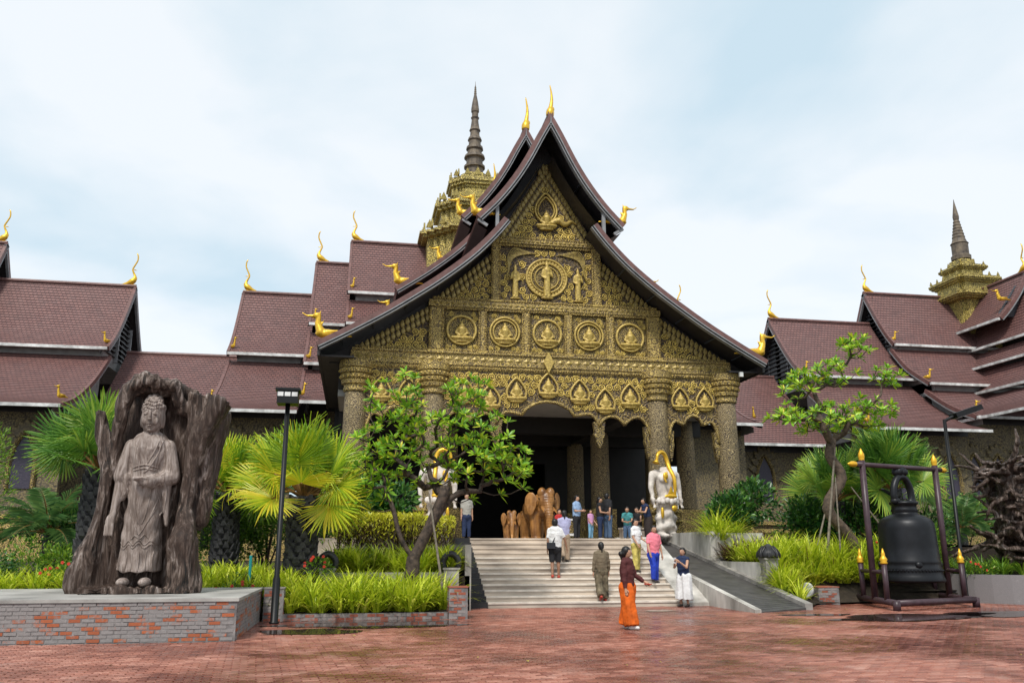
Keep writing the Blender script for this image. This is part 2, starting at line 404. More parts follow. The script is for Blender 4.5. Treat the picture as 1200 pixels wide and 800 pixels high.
def make_seated():
    b = MB()   # about 1 unit tall, in XZ, faces -y
    b.ell((0,-.06,.73),(.11,.10,.125)); b.cap((0,-.04,.84),(0,-.02,1.0),.06,.012); b.cap((0,-.03,.6),(0,-.04,.68),.045,.045)
    b.cap((0,-.05,.28),(0,-.05,.54),.15,.20,12,sq=1.0)
    for s in (-1,1):
        b.cap((s*.17,-.05,.56),(s*.25,-.06,.36),.062,.055); b.cap((s*.25,-.06,.36),(s*.10,-.14,.22),.055,.045)
        b.cap((s*.10,-.05,.14),(s*.40,-.10,.13),.10,.075); b.cap((s*.40,-.10,.13),(s*.04,-.19,.10),.07,.05)
    b.ell((0,-.03,.03),(.44,.16,.06)); b.ell((0,-.03,-.06),(.34,.13,.05))
    return skin(b, .022, 2, .5, None, [M['relief']], 'seated_figure')
SEATED = make_seated()
def make_standing(wing=0):
    b = MB()
    b.ell((0,-.06,.885),(.055,.055,.068)); b.cap((0,-.05,.94),(0,-.04,1.03),.035,.008); b.cap((0,-.05,.78),(0,-.05,.84),.03,.03)
    b.cap((0,-.05,.52),(0,-.05,.74),.075,.10); b.cap((0,-.04,.10),(0,-.05,.52),.105,.085)
    for s in (-1,1):
        b.cap((s*.105,-.05,.74),(s*.15,-.06,.57),.036,.03); b.cap((s*.15,-.06,.57),(s*.05,-.13,.63 if s == 1 else .50),.03,.022)
        b.ell((s*.05,-.08,.02),(.045,.08,.03))
    b.ell((0,-.03,-.03),(.19,.10,.035))
    return skin(b, .018, 2, .5, None, [M['relief']], 'standing_figure')
STAND = make_standing()
def ring_mesh(r, t, name='medallion_ring', teardrop=False):
    b = MB(); n = 40; pts = []
    for i in range(n+1):
        a = 2*math.pi*i/n; x, z = r*math.sin(a), -r*math.cos(a)
        if teardrop and z > 0: x *= (1-(z/r)**2*.55); z *= 1.55
        pts.append((x, -.03, z))
    b.tube(pts, t, 6, 0, 1, False); return b.mesh(name, M['relief'], True)
SPIRAL = []
for i_ in range(23):
    t_ = i_/22; a_ = t_*2*math.pi*1.75; r_ = 1.0*(1-t_*.78); SPIRAL.append((r_*math.cos(a_), r_*math.sin(a_)))
def scroll_fill(panel, x0, x1, z0, z1, y, inside, R0=.15, seed=1, mat='scroll'):
    r = random.Random(seed); b = MB(); st = R0*1.92; j = 0; z = z0+R0
    while z < z1-R0*.4:
        x = x0+R0+(st/2 if j % 2 else 0)
        while x < x1-R0*.4:
            xx, zz_ = x+r.uniform(-.12,.12)*R0, z+r.uniform(-.12,.12)*R0
            if inside(xx, zz_):
                q = R0*r.uniform(.82,1.02); ph = r.uniform(0,6.28); hd = r.choice((-1,1)); c_, s_ = math.cos(ph), math.sin(ph)
                b.tube([(xx+hd*q*(u*c_-v*s_), y-.012-.02*k/22, zz_+q*(u*s_+v*c_)) for k, (u,v) in enumerate(SPIRAL)], [q*(.17-.05*k/22) for k in range(23)], 4, 0, 1, False)
                b.ell((xx,y-.04,zz_),(q*.22,.03,q*.22),None,5,3)
                for k in range(3):
                    a = ph+2.1*k; b.ell((xx+1.12*q*math.cos(a),y-.012,zz_+1.12*q*math.sin(a)),(q*.20,.02,q*.20),None,4,3)
            x += st
        z += st*.88; j += 1
    if b.v: tag(b.build('scroll_work', [M[mat]], panel, True), kind='stuff')
RING_S, RING_L = ring_mesh(.60,.058), ring_mesh(.80,.05)
RING_M, RING_T = ring_mesh(.62,.05), ring_mesh(.40,.05,'flame_frame',True)
RING_TT = ring_mesh(.62,.07,'flame_frame',True)
def dentil_strip(parent, x0, x1, y, z, r=.045, step=.11, name='bead_moulding', mat='relief'):
    b = MB(); n = int((x1-x0)/step); vs = []
    for i in range(n):
        xx = x0+(i+.5)*(x1-x0)/n
        b.add([(xx-r,y,z-r),(xx+r,y,z-r),(xx+r,y,z+r),(xx-r,y,z+r),(xx,y-r*1.1,z)],[(0,1,4),(1,2,4),(2,3,4),(3,0,4)])
    b.box(x0,x1,y,y+.05,z-r*1.25,z+r*1.25); tag(b.build(name, [M['carve_beam'] if mat == 'relief' else M[mat]], parent), kind='stuff')

# ------------------------------------------------------------------ the front hall
XC, YF = 7.75, 34.0
hall = thing('temple_hall', 'temple entrance hall with tall carved gold gable, arches and round columns', 'temple', (XC, YF, 1.95))
UP = [(0,19.85),(.5,18.92),(1.1,17.72),(1.7,16.72),(2.4,15.78),(3.15,14.97)]
LO = [(1.95,15.02),(2.56,14.25),(3.47,13.3),(4.7,12.28),(5.9,11.42),(6.9,10.75),(8.2,9.97),(9.35,9.32)]
def up_shift(pr, dz, cut=None):
    q = [(u,z+dz) for u,z in pr]
    if cut: q = [p for p in q if p[0] < cut]+[(cut, interp(q, cut))]
    return q
SEC = [(32.5, 46.0, 0.0, None), (37.9, 49.0, 2.15, 6.2), (48.1, 56.5, 3.35, 6.2)]
XR = 7.65
for k, (y0, y1, dz, cut) in enumerate(SEC):
    roof_tier(hall, 'Y', XR, y0, y1, up_shift(UP, dz), verge=(False, False), thick=.14, gutter=False, name='upper_roof')
    roof_tier(hall, 'Y', XR, y0+.12, y1, up_shift(LO, dz, cut), verge=(False, False), thick=.14, gutter=False, name='lower_roof')
    ridge_cap(hall, 'Y', XR, y0-.1, y1, 19.93+dz)
    put('roof_spike', SPIKE, hall, (XR, y0+.05, 19.95+dz), scale=(1.0,1.0,.95) if k == 0 else 1.15)
    # bargeboards: tile band, pale lip, dark gap, second lip
    for nm, prf, yy in (('upper_bargeboard', up_shift(UP, dz), y0), ('lower_bargeboard', up_shift(LO, dz, cut), y0+.12)):
        pr = resample(prf, .3)
        for sd in (-1, 1):
            b = MB()
            for d0, d1, ya, yb, m in ((.07,-.13,-.14,.10,0),(-.13,-.175,-.17,.10,1),(-.175,-.235,-.11,.10,2),(-.235,-.27,-.14,.10,1)):
                A, B = offset(pr, d0), offset(pr, d1)
                if nm[0] == 'u': A[0] = (0, A[0][1]+.08) ; B[0] = (0, B[0][1]-.12)
                for i in range(len(pr)-1):
                    q = [(XR+sd*p[0], y, p[1]) for p in (A[i],A[i+1],B[i+1],B[i]) for y in (yy+ya, yy+yb)]
                    b.add(q, [(0,2,4,6),(1,7,5,3),(0,1,3,2),(6,4,5,7)], m)
                for i in (0,len(pr)-1):
                    q = [(XR+sd*p[0], y, p[1]) for p in (A[i],B[i]) for y in (yy+ya, yy+yb)]; b.add(q, [(0,1,3,2)], m)
            b.build(nm, [M['verge'], M['trim'], M['soffit']], hall)
    # end boxes of the upper tier and the posts that carry it above the lower roof
    for sd in (-1, 1):
        b = MB(); ue, ze = 3.15, 14.97+dz
        pz = offset(resample(up_shift(UP, dz), .27), -.62); pe = pz[-1]
        q = [(XR+sd*ue, y0+.02, ze-.1), (XR+sd*ue, y0+.10, ze-.1), (XR+sd*(pe[0]), y0+.10, pe[1]), (XR+sd*pe[0], y0+.02, pe[1])]
        b.obox((XR+sd*(ue-.02), y0-.02, ze-.12), (XR+sd*(pe[0]+.02), y0-.02, pe[1]+.05), .12, .10, 0, (0,1,0))
        b.box(XR+sd*2.30-.07, XR+sd*2.30+.07, y0+.0, y0+.16, 14.5+dz, 15.7+dz, 0)
        b.build('eave_frame', [M['trim']], hall)
        fb = MB()   # inner lining board of the upper tier
        pu = [p for p in offset(resample(up_shift(UP, dz), .27), -.62) if p[0] > .15]
        for i in range(len(pu)-1):
            q = [(XR+sd*p[0], y, p[1]) for p in (pu[i],pu[i+1]) for y in (y0+.35, y1)]; fb.add(q, [(0,1,3,2)], 0)
        q0 = [(XR+sd*ue,y0+.3,ze-.16),(XR+sd*ue,y1,ze-.16),(XR+sd*pu[-1][0],y1,pu[-1][1]),(XR+sd*pu[-1][0],y0+.3,pu[-1][1])]
        fb.add(q0, [(0,1,2,3)], 0); fb.build('soffit_board', [M['soffit']], hall)
        put('golden_swan', SWAN, hall, (XR+sd*3.0, y0+.25, 15.12+dz), (0, 0, 0 if sd > 0 else math.pi), 1.0)
        cu = cut or 9.35; cz = interp(up_shift(LO, dz), cu)
        put('golden_swan', SWAN, hall, (XR+sd*(cu-.35), y0+.35, cz+.28), (0, 0, 0 if sd > 0 else math.pi), 1.12)
# soffit seams under the front overhang
lo_u = offset(resample(LO, .27), -.16)
for sd in (-1, 1):
    for pr, us in ((offset(resample(LO, .27), -.18), (3.3,4.6,5.9,7.2,8.4)), (offset(resample(UP, .27), -.20), (1.35,))):
        for u in us:
            zz_ = interp(pr, u); b = MB(); b.box(XR+sd*u-.035, XR+sd*u+.035, 32.66, 33.95, zz_-.03, zz_+.02); b.build('soffit_seam', [M['louvre']], hall)
    # flat boxed eave along the sides, and a fascia
    b = MB(); b.box(min(XR+sd*9.3, XR+sd*7.9), max(XR+sd*9.3, XR+sd*7.9), 33.2, 46.0, 8.95, 9.02); b.box(min(XR+sd*9.22,XR+sd*9.32), max(XR+sd*9.22,XR+sd*9.32), 32.75, 46.0, 8.9, 9.25)
    b.build('boxed_eave', [M['soffit']], hall)
b = MB(); b.box(XR-sd*0+8.3, XR+8.45, 33.0, 33.12, 8.74, 8.94); b.build('eave_lamp', [M['gutter']], hall)

# gable wall: dark ground and the gold front
b = MB(); xs = [i*.25 for i in range(-36, 37)]
def gtop(u, d):
    u = abs(u); return (interp(UP, u) if u < 2.2 else interp(LO, u)) - d
for i in range(len(xs)-1):
    a, c = xs[i], xs[i+1]
    b.add([(XC+a,34.22,8.9),(XC+c,34.22,8.9),(XC+c,34.22,max(8.95,gtop(c,.3))),(XC+a,34.22,max(8.95,gtop(a,.3)))], [(0,1,2,3)])
b.build('gable_ground', [M['soffit']], hall)
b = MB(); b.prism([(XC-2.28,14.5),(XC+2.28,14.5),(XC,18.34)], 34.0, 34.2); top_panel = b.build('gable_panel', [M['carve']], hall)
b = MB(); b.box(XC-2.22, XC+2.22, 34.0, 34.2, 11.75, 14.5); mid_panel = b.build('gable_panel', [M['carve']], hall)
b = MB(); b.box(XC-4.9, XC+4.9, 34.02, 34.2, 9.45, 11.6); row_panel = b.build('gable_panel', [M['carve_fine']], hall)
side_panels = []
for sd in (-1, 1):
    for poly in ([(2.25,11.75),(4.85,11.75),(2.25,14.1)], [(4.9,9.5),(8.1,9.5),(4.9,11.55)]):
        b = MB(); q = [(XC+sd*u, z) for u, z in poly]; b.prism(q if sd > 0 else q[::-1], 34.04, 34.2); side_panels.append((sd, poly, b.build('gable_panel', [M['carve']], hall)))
# mouldings
def moulding(z0, z1, u, proud, mat='carve_beam', name='moulding'):
    b = MB(); b.box(XC-u, XC+u, 34-proud, 34.1, z0, z1); return b.build(name, [M[mat]], hall)
moulding(8.95, 9.42, 8.15, .20, name='main_beam'); moulding(9.42, 9.50, 8.1, .27); moulding(8.72, 8.95, 7.95, .14)
dentil_strip(hall, XC-8.1, XC+8.1, 33.80, 8.83); dentil_strip(hall, XC-8.0, XC+8.0, 33.86, 9.57)
moulding(11.45, 11.72, 5.05, .16); dentil_strip(hall, XC-4.9, XC+4.9, 33.86, 11.80); dentil_strip(hall, XC-4.8, XC+4.8, 33.88, 11.39)
moulding(14.42, 14.62, 2.45, .16); dentil_strip(hall, XC-2.2, XC+2.2, 33.9, 14.35); dentil_strip(hall, XC-2.2, XC+2.2, 33.9, 14.70, .035)
def rosettes(x0, x1, z, y, r, step):
    b = MB(); n = int((x1-x0)/step)
    for i in range(n):
        x = x0+(i+.5)*(x1-x0)/n; b.add([(x-r*1.5,y,z),(x,y,z-r),(x+r*1.5,y,z),(x,y,z+r),(x,y-.05,z)],[(0,1,4),(1,2,4),(2,3,4),(3,0,4)])
    tag(b.build('rosette_row', [LEAF_D.materials[0]], hall), kind='stuff')
rosettes(XC-8.0, XC+8.0, 9.19, 33.80, .11, .36); rosettes(XC-4.9, XC+4.9, 11.585, 33.84, .07, .24); rosettes(XC-2.3, XC+2.3, 14.52, 33.84, .06, .2)
b = MB(); b.prism([(XC-.22,9.18),(XC,8.72),(XC+.22,9.18),(XC,9.62)], 33.68, 33.82); b.build('lozenge_boss', [M['relief']], hall)
def pilaster(x, hw, z0, z1, proud=.10):
    b = MB(); b.box(x-hw, x+hw, 34-proud, 34.05, z0, z1, 0); b.box(x-hw-.03, x+hw+.03, 34-proud-.06, 34.05, z0, z0+.07, 1)
    p = b.build('pilaster', [M['carve_beam'], M['relief']], hall)
    for s in (-1, 1):
        e = MB(); n = int((z1-z0-.1)/.11)
        for i in range(n):
            zz_ = z0+.1+(i+.5)*(z1-z0-.1)/n; r = .045; xx = x+s*(hw-.05); y = 34-proud
            e.add([(xx-r,y,zz_-r),(xx+r,y,zz_-r),(xx+r,y,zz_+r),(xx-r,y,zz_+r),(xx,y-.045,zz_)],[(0,1,4),(1,2,4),(2,3,4),(3,0,4)])
        tag(e.build('bead_moulding', [M['carve_beam']], p), kind='stuff')
for x in (-2.22, 2.22): pilaster(XC+x, .20, 11.75, 14.42, .12)
for x in (-4.72, 4.72): pilaster(XC+x, .30, 9.5, 11.4, .14)
for x in (-2.78, -.92, .92, 2.78): pilaster(XC+x, .17, 9.5, 11.4, .12)
rng = random.Random(4)
# five medallions
for i, x in enumerate((-3.66, -1.83, 0, 1.83, 3.66)):
    sq = MB(); sq.box(XC+x-.66, XC+x+.66, 33.98, 34.06, 9.6, 11.3)
    mp = sq.build('medallion_panel', [M['carve_fine']], hall)
    dk = MB(); dk.lathe((0,0,0), [(.56,0),(.56,.03)], 28); dm = dk.build('medallion_ground', [M['carve_fine']], mp, loc=(XC+x, 33.975, 10.46), rot=(R(90),0,0))
    put('medallion_ring', RING_S if i % 2 == 0 else RING_M, mp, (XC+x, 33.95, 10.46))
    if i % 2: put('medallion_ring', RING_M, mp, (XC+x, 33.94, 10.46), scale=(.80,1,.80))
    put('seated_figure', SEATED, mp, (XC+x, 33.94, 10.02), scale=(.98,.9,.86))
    for sx in (-1,1):
        pass
    scroll_fill(mp, XC+x-.68, XC+x+.68, 9.62, 11.3, 33.98, lambda a, z: math.hypot(a-XC-x, z-10.46) > .76, .12, 30+i)
# central panel: haloed standing figure, two attendants under fanned plumes, scrolls round them
dk = MB(); dk.lathe((0,0,0), [(.62,0),(.62,.03)], 32); dk.build('halo_ground', [M['carve_fine']], mid_panel, loc=(XC, 33.985, 12.95), rot=(R(90),0,0))
for s_ in (.62, .82, 1.05): put('halo_ring', RING_L, mid_panel, (XC, 33.97, 12.95), scale=(s_*1.05,1,s_))
for k in range(34):
    a = 2*math.pi*k/34; put('leaf_ornament', LEAF, mid_panel, (XC+.78*math.sin(a), 33.97, 12.95+.74*math.cos(a)), (0, a, 0), .62)
put('standing_figure', STAND, mid_panel, (XC, 33.92, 12.08), scale=(1.55,1.1,1.62))
for sd in (-1, 1):
    put('standing_figure', STAND, mid_panel, (XC+sd*1.38, 33.95, 12.0), (0,0,0), (sd*1.35,1,1.45))
    pl = MB()
    for k in range(9):
        t = k/8; pp = [(XC+sd*(1.62+.02*k), 33.96, 13.2-.05*k), (XC+sd*(1.72-.03*k), 33.94, 13.75), (XC+sd*(1.52-.10*k), 33.95, 14.18-.02*k), (XC+sd*(1.2-.09*k), 33.97, 14.24-.03*k)]
        pl.tube(smooth_poly(pp,4), .024, 5)
    pl.build('plume', [LEAF_D.materials[0]], mid_panel, True)
scroll_fill(mid_panel, XC-2.05, XC+2.05, 11.9, 14.32, 34.0, lambda x, z: math.hypot(x-XC, z-12.95) > 1.0 and not (1.18 < abs(x-XC) < 1.58 and z < 13.55) and not (.55 < abs(x-XC) < 1.85 and z > 13.62), .17, 2)
# top triangle: flame halo with a reclining-tailed figure
put('flame_frame', RING_TT, top_panel, (XC, 33.96, 16.05), scale=(.78,1,.85)); put('flame_frame', RING_TT, top_panel, (XC, 33.96, 16.05), scale=(.6,1,.66))
tl = MB(); tl.tube(smooth_poly([(XC+.2,33.9,15.45),(XC+.55,33.9,15.62),(XC+.85,33.9,15.45),(XC+1.15,33.93,15.62),(XC+1.4,33.95,15.5)],5), [.12,.12,.13,.14,.14,.15,.15,.14,.13,.13,.12,.11,.1,.09,.08,.07,.06,.05,.04,.03,.02], 7); tl.build('coiled_tail', [M['relief']], top_panel, True)
put('seated_figure', SEATED, top_panel, (XC, 33.93, 15.22), scale=(1.0,1,.85))
def tri_rows(x0, z0, x1, z1, rows, panel, sc=1.0):
    """leaf ornaments in rows along a raking edge"""
    ln = math.hypot(x1-x0, z1-z0); n = int(ln/(.235*sc)); a = math.atan2(z1-z0, x1-x0); nx, nz = math.sin(a), -math.cos(a)
    if nz > 0: nx, nz = -nx, -nz
    for rw in range(rows):
        for i in range(n):
            t = (i+.5+.5*(rw%2))/n
            if t > .98: continue
            d = (.16+.27*rw)*sc
            put('leaf_ornament', LEAF_D, panel, (x0+(x1-x0)*t+nx*d, 34.0, z0+(z1-z0)*t+nz*d), (0, 0, 0), .86*sc)
tri_rows(XC-2.2, 14.62, XC, 18.3, 2, top_panel); tri_rows(XC+2.2, 14.62, XC, 18.3, 2, top_panel)
scroll_fill(top_panel, XC-2.2, XC+2.2, 14.68, 17.9, 34.0, lambda x, z: abs(x-XC) < (18.3-z)*.594-.62 and not (abs(x-XC) < .52 and 15.1 < z < 17.0) and not (0 < x-XC < 1.35 and 15.25 < z < 15.75), .185, 1)
for sd, poly, pn in side_panels:
    (u0,z0),(u1,z1),(u2,z2) = poly
    tri_rows(XC+sd*u1, z1+.05, XC+sd*u2, z2, 2, pn)
    scroll_fill(pn, min(XC+sd*u0,XC+sd*u1), max(XC+sd*u0,XC+sd*u1), z0+.05, z2, 34.04, lambda x, z: abs(x-XC) > u0+.2 and z < z1+(z2-z1)*(1-(abs(x-XC)-u0)/(u1-u0))-.62, .175, int(10+u0+sd))
# columns
def column(x, y, full=True, mat='carve_col', r=.46):
    b = MB(); z0 = 1.95
    b.lathe((x,y,z0), [(r*.98,1.45),(r*.98,1.5),(r,1.6),(r*.95,4.6),(r*.92,5.75)], 28); c = b.build('column', [M[mat]], hall, True)
    p = MB(); p.lathe((x,y,z0), [(r*1.0,5.75),(r*1.08,5.8),(r*1.02,5.95),(r*1.02,6.02),(r*1.22,6.06),(r*1.28,6.18),(r*1.15,6.24),(r*1.30,6.27),(r*1.40,6.40),(r*1.22,6.47),(r*1.42,6.5),(r*1.44,6.66),(r*1.34,6.68),(r*1.48,6.72),(r*1.48,7.0)], 28); cp = p.build('capital', [M['carve_beam']], c, True)
    cp.data.polygons.foreach_set('use_smooth', [False]*len(cp.data.polygons))
    if full:
        for zz_, rr, n in ((8.28,r*1.36,18),(8.54,r*1.44,20)):
            e = MB()
            for i in range(n): a = 2*math.pi*i/n; e.ell((x+rr*math.cos(a), y+rr*math.sin(a), zz_),(.045,.045,.045),None,6,4)
            tag(e.build('bead_ring', [M['relief']], c), kind='stuff')
        q = MB()
        for a, h0, h1 in ((.70,0,.28),(.76,.28,.40),(.64,.40,.72),(.73,.72,.86),(.60,.86,1.10),(.68,1.10,1.25),(.54,1.25,1.45)): q.box(x-a,x+a,y-a,y+a,z0+h0,z0+h1)
        q.build('column_base', [M['carve_beam']], c)
    else:
        q = MB(); q.box(x-.68,x+.68,y-.68,y+.68,z0,z0+.5); q.box(x-.58,x+.58,y-.58,y+.58,z0+.5,z0+1.45); q.build('column_base', [M['carve_beam']], c)
for u in (-7.9, -4.78, 4.78, 7.9): column(XC+u, 34.0)
for y in (38.8, 43.4):
    for u in (-7.9, -3.6, 3.6, 7.9): column(XC+u, y, False, r=.45)
# scalloped arch panels
def arch_panel(x0, x1, lobes, ztop=8.72, y0=33.88, y1=34.12):
    b = MB(); rim = []
    pts = []
    for (a, c, zt, za, zc) in lobes:
        n = 12
        for i in range(n+1):
            t = i/n; h = math.sin(math.pi*t)**.62; base = za+(zc-za)*t; pts.append((a+(c-a)*t, base+(zt-base)*h))
    for (xa,za),(xb,zb) in zip(pts, pts[1:]):
        if xb-xa < 1e-5: continue
        b.add([(xa,y0,za),(xb,y0,zb),(xb,y0,ztop),(xa,y0,ztop),(xa,y1,za),(xb,y1,zb),(xb,y1,ztop),(xa,y1,ztop)],[(0,1,2,3),(4,7,6,5),(0,4,5,1)])
    o = b.build('arch_panel', [M['carve_arch']], hall)
    e = MB(); e.tube([(x,y0-.01,z+.03) for x,z in pts], .07, 5); e.build('arch_rim', [M['carve_beam']], o, True)
    return o
def pendant(x, z, h, o, w=.26):
    b = MB(); b.prism([(x-w,z+.15),(x-w*.75,z-h*.28),(x-w*.95,z-h*.38),(x-w*.5,z-h*.62),(x-w*.55,z-h*.7),(x,z-h),(x+w*.55,z-h*.7),(x+w*.5,z-h*.62),(x+w*.95,z-h*.38),(x+w*.75,z-h*.28),(x+w,z+.15)], 33.86, 34.1)
    b.build('pendant', [M['carve_fine']], o)
A = arch_panel(XC-4.2, XC+4.2, [(XC-4.42,XC-3.28,6.98,6.1,6.62),(XC-3.28,XC-2.18,6.98,6.62,6.55),(XC-2.18,XC-1.12,7.05,6.55,6.95),(XC-1.12,XC+1.12,7.52,6.95,6.95),(XC+1.12,XC+2.18,7.05,6.95,6.55),(XC+2.18,XC+3.28,6.98,6.55,6.62),(XC+3.28,XC+4.42,6.98,6.62,6.1)])
pendant(XC-2.18, 6.6, .95, A); pendant(XC+2.18, 6.6, .95, A)
for s in (-1,1): pendant(XC+s*4.30, 6.45, 1.2, A, .18)
for x, z in ((-3.55,7.45),(-2.45,7.2),(-1.35,7.55),(0,7.78),(1.35,7.55),(2.45,7.2),(3.55,7.45)):
    put('flame_frame', RING_T, A, (XC+x, 33.86, z+.32), scale=(1.02,1,1.0)); put('seated_figure', SEATED, A, (XC+x, 33.85, z), scale=(.92,.8,.78))
FIG = ((-3.55,7.45),(-2.45,7.2),(-1.35,7.55),(0,7.78),(1.35,7.55),(2.45,7.2),(3.55,7.45))
scroll_fill(A, XC-4.35, XC+4.35, 6.9, 8.72, 33.88, lambda x, z: z > (7.85 if abs(x-XC) < 1.2 else 7.22) and all(math.hypot((x-XC-fx)*1.15, z-fz-.4) > .56 for fx, fz in FIG), .17, 3)
for sd in (-1, 1):
    ax = XC+sd*6.34; S_ = arch_panel(ax-1.15, ax+1.15, [(ax-1.14,ax-.42,6.85,5.9,6.72),(ax-.42,ax+.42,7.12,6.72,6.72),(ax+.42,ax+1.14,6.85,6.72,5.9)])
    for s in (-1,1): pendant(ax+s*1.04, 6.3, 1.15, S_, .15); put('flame_frame', RING_T, S_, (ax+s*.55, 33.86, 7.72), scale=.95); put('seated_figure', SEATED, S_, (ax+s*.55, 33.85, 7.42), scale=(.85,.8,.72))
    scroll_fill(S_, ax-1.1, ax+1.1, 6.95, 8.72, 33.88, lambda x, z: z > 7.3 and all(math.hypot((x-ax-q)*1.15, z-7.82) > .52 for q in (-.55,.55)), .16, 5+sd)
# porch interior: ceiling, cornice drop, back wall, doorway and lit ceiling spots
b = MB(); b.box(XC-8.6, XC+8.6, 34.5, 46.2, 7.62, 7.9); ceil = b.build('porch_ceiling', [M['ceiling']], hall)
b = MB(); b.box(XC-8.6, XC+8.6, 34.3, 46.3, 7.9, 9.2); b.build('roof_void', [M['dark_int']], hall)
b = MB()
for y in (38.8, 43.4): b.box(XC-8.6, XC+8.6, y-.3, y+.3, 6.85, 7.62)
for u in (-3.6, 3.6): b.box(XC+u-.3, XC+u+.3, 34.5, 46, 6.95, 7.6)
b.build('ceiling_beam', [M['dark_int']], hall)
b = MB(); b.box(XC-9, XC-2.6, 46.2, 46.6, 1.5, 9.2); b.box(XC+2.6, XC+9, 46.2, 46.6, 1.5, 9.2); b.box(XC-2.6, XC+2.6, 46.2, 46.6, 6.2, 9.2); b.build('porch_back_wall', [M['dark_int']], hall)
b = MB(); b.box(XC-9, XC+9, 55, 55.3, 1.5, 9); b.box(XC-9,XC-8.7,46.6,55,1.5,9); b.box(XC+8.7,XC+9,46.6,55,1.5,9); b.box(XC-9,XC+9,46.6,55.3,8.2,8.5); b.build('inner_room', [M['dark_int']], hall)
e = NT('lit_spot'); e.b.inputs['Emission Color'].default_value = (1,.95,.85,1); e.b.inputs['Emission Strength'].default_value = 6.0
for x, y in ((-1.6,36.4),(1.6,36.4),(-1.6,41),(1.6,41)):
    b = MB(); b.lathe((XC+x, y, 7.58), [(.07,0),(.07,.035)], 10); b.build('ceiling_spot', [e.mat], hall)
# ------------------------------------------------------------------ the long wings behind (ridge along X at Y 57)
YR = 57.0
def gable_end(parent, x, prof, sd):
    """recessed dark louvred end wall under a roof end; sd = +1 faces +x"""
    pr = offset(resample(prof, .4), -.35); b = MB(); xe = x - sd*.55
    zb = pr[-1][1]
    for i in range(len(pr)-1):
        for s in (-1,1):
            q = [(xe, YR+s*pr[i][0], pr[i][1]), (xe, YR+s*pr[i+1][0], pr[i+1][1]), (xe, YR+s*pr[i+1][0], zb), (xe, YR+s*pr[i][0], zb)]; b.add(q, [(0,1,2,3)], 0)
    o = b.build('gable_end', [M['louvre']], parent)
    z = zb+.3
    while z < pr[0][1]-.5:
        u = 0
        for (ua,za),(ub,zb_) in zip(pr, pr[1:]):
            if za >= z >= zb_: u = ua+(ub-ua)*(za-z)/max(1e-6, za-zb_)
        if u > .2:
            l = MB(); l.box(xe-.02 if sd > 0 else xe-.16, xe+.16 if sd > 0 else xe+.02, YR-u+.1, YR+u-.1, z, z+.06); l.build('louvre_slat', [M['soffit']], o)
        z += .32
    f = MB()
    for s in (-1,1): f.box(xe-.05, xe+sd*.22+.05 if sd > 0 else xe+.05, YR+s*1.4-.06, YR+s*1.4+.06, zb, interp([(p[0],p[1]) for p in pr], 1.4)-.1)
    f.build('gable_post', [M['trim']], o)
def wing(name, label, x0, x1, tiers, z_ridge, end0=True, end1=True, wall=None, fin0=True, fin1=True, grp=None, wallz=1.0, wext=-.3):
    t = thing(name, label, 'temple wing', ((x0+x1)/2, YR-8, 1.0), group=grp)
    for i, pr in enumerate(tiers):
        roof_tier(t, 'X', YR, x0, x1, pr, sides=(-1,1), verge=(end0,end1))
        u, z = pr[-1]
        for x, on, a in ((x0+.25,end0,math.pi),(x1-.25,end1,0)):
            if on: put('golden_swan', SWAN, t, (x, YR-u+.40, z+.36), (0,0,a+(math.pi+.9 if a == 0 else math.pi-.9)), (.50,.50,.72))
    for a, bb in zip(tiers, tiers[1:]):      # grey wall strip between two roof tiers
        s = MB(); u = bb[0][0]+.02; s.box(x0+.5, x1-.5, YR-u, YR+u, bb[0][1]-.3, a[-1][1]+.2); s.build('clerestory_strip', [M['endwall']], t)
    ridge_cap(t, 'X', YR, x0, x1, z_ridge+.05)
    if end0: gable_end(t, x0, tiers[0], -1)
    if end1: gable_end(t, x1, tiers[0], 1)
    for i, pr in enumerate(tiers[1:]):        # closed end walls under the lower tiers
        for x, on, s in ((x0,end0,1),(x1,end1,-1)):
            if on:
                q = offset(resample(pr, .5), -.25); 
                for sg in (-1,1):
                    g = MB()
                    for k in range(len(q)-1):
                        g.add([(x+s*.5,YR+sg*q[k][0],q[k][1]),(x+s*.5,YR+sg*q[k+1][0],q[k+1][1]),(x+s*.5,YR+sg*q[k+1][0],q[-1][1]-.3),(x+s*.5,YR+sg*q[k][0],q[-1][1]-.3)],[(0,1,2,3)])
                    g.build('end_wall', [M['endwall']], t)
    if fin0: put('ridge_finial', CHOFA, t, (x0+.35, YR, z_ridge+.12), (0,0,math.pi), 1.05)
    if fin1: put('ridge_finial', CHOFA, t, (x1-.35, YR, z_ridge+.12), (0,0,0), 1.05)
    if wall:
        yw, zt = wall; m = MB(); m.box(x0-wext, x1+wext, yw, yw+.4, wallz-1, zt); m.build('wall', [M['wall']], t)
        d = MB(); d.box(x0+.25, x1-.25, yw-.06, yw+.42, zt-.35, zt+.4); d.build('wall_plate', [M['soffit']], t)
    return t
def mir(x): return 2*7.65 - x
T_A = [[(0,18.4),(1.6,16.2),(3.2,14.35),(4.6,13.25)], [(3.9,12.85),(6.4,10.95),(9.0,9.5),(11.2,8.75)]]
T_B = [[(0,20.8),(1.5,18.7),(3.0,16.9),(4.3,15.4)], [(3.7,14.9),(5.2,13.6),(6.9,12.3)], [(6.3,12.0),(8.5,10.4),(10.6,9.4)]]
T_C = [[(0,22.5),(1.3,20.6),(2.6,19.0),(3.8,17.75)], [(3.3,17.3),(4.5,16.1),(5.6,15.2)], [(5.2,14.8),(7.5,12.6),(9.5,11.4)]]
T_G = [[(0,13.9),(2.0,12.0),(4.3,10.1),(7.0,8.15)]]
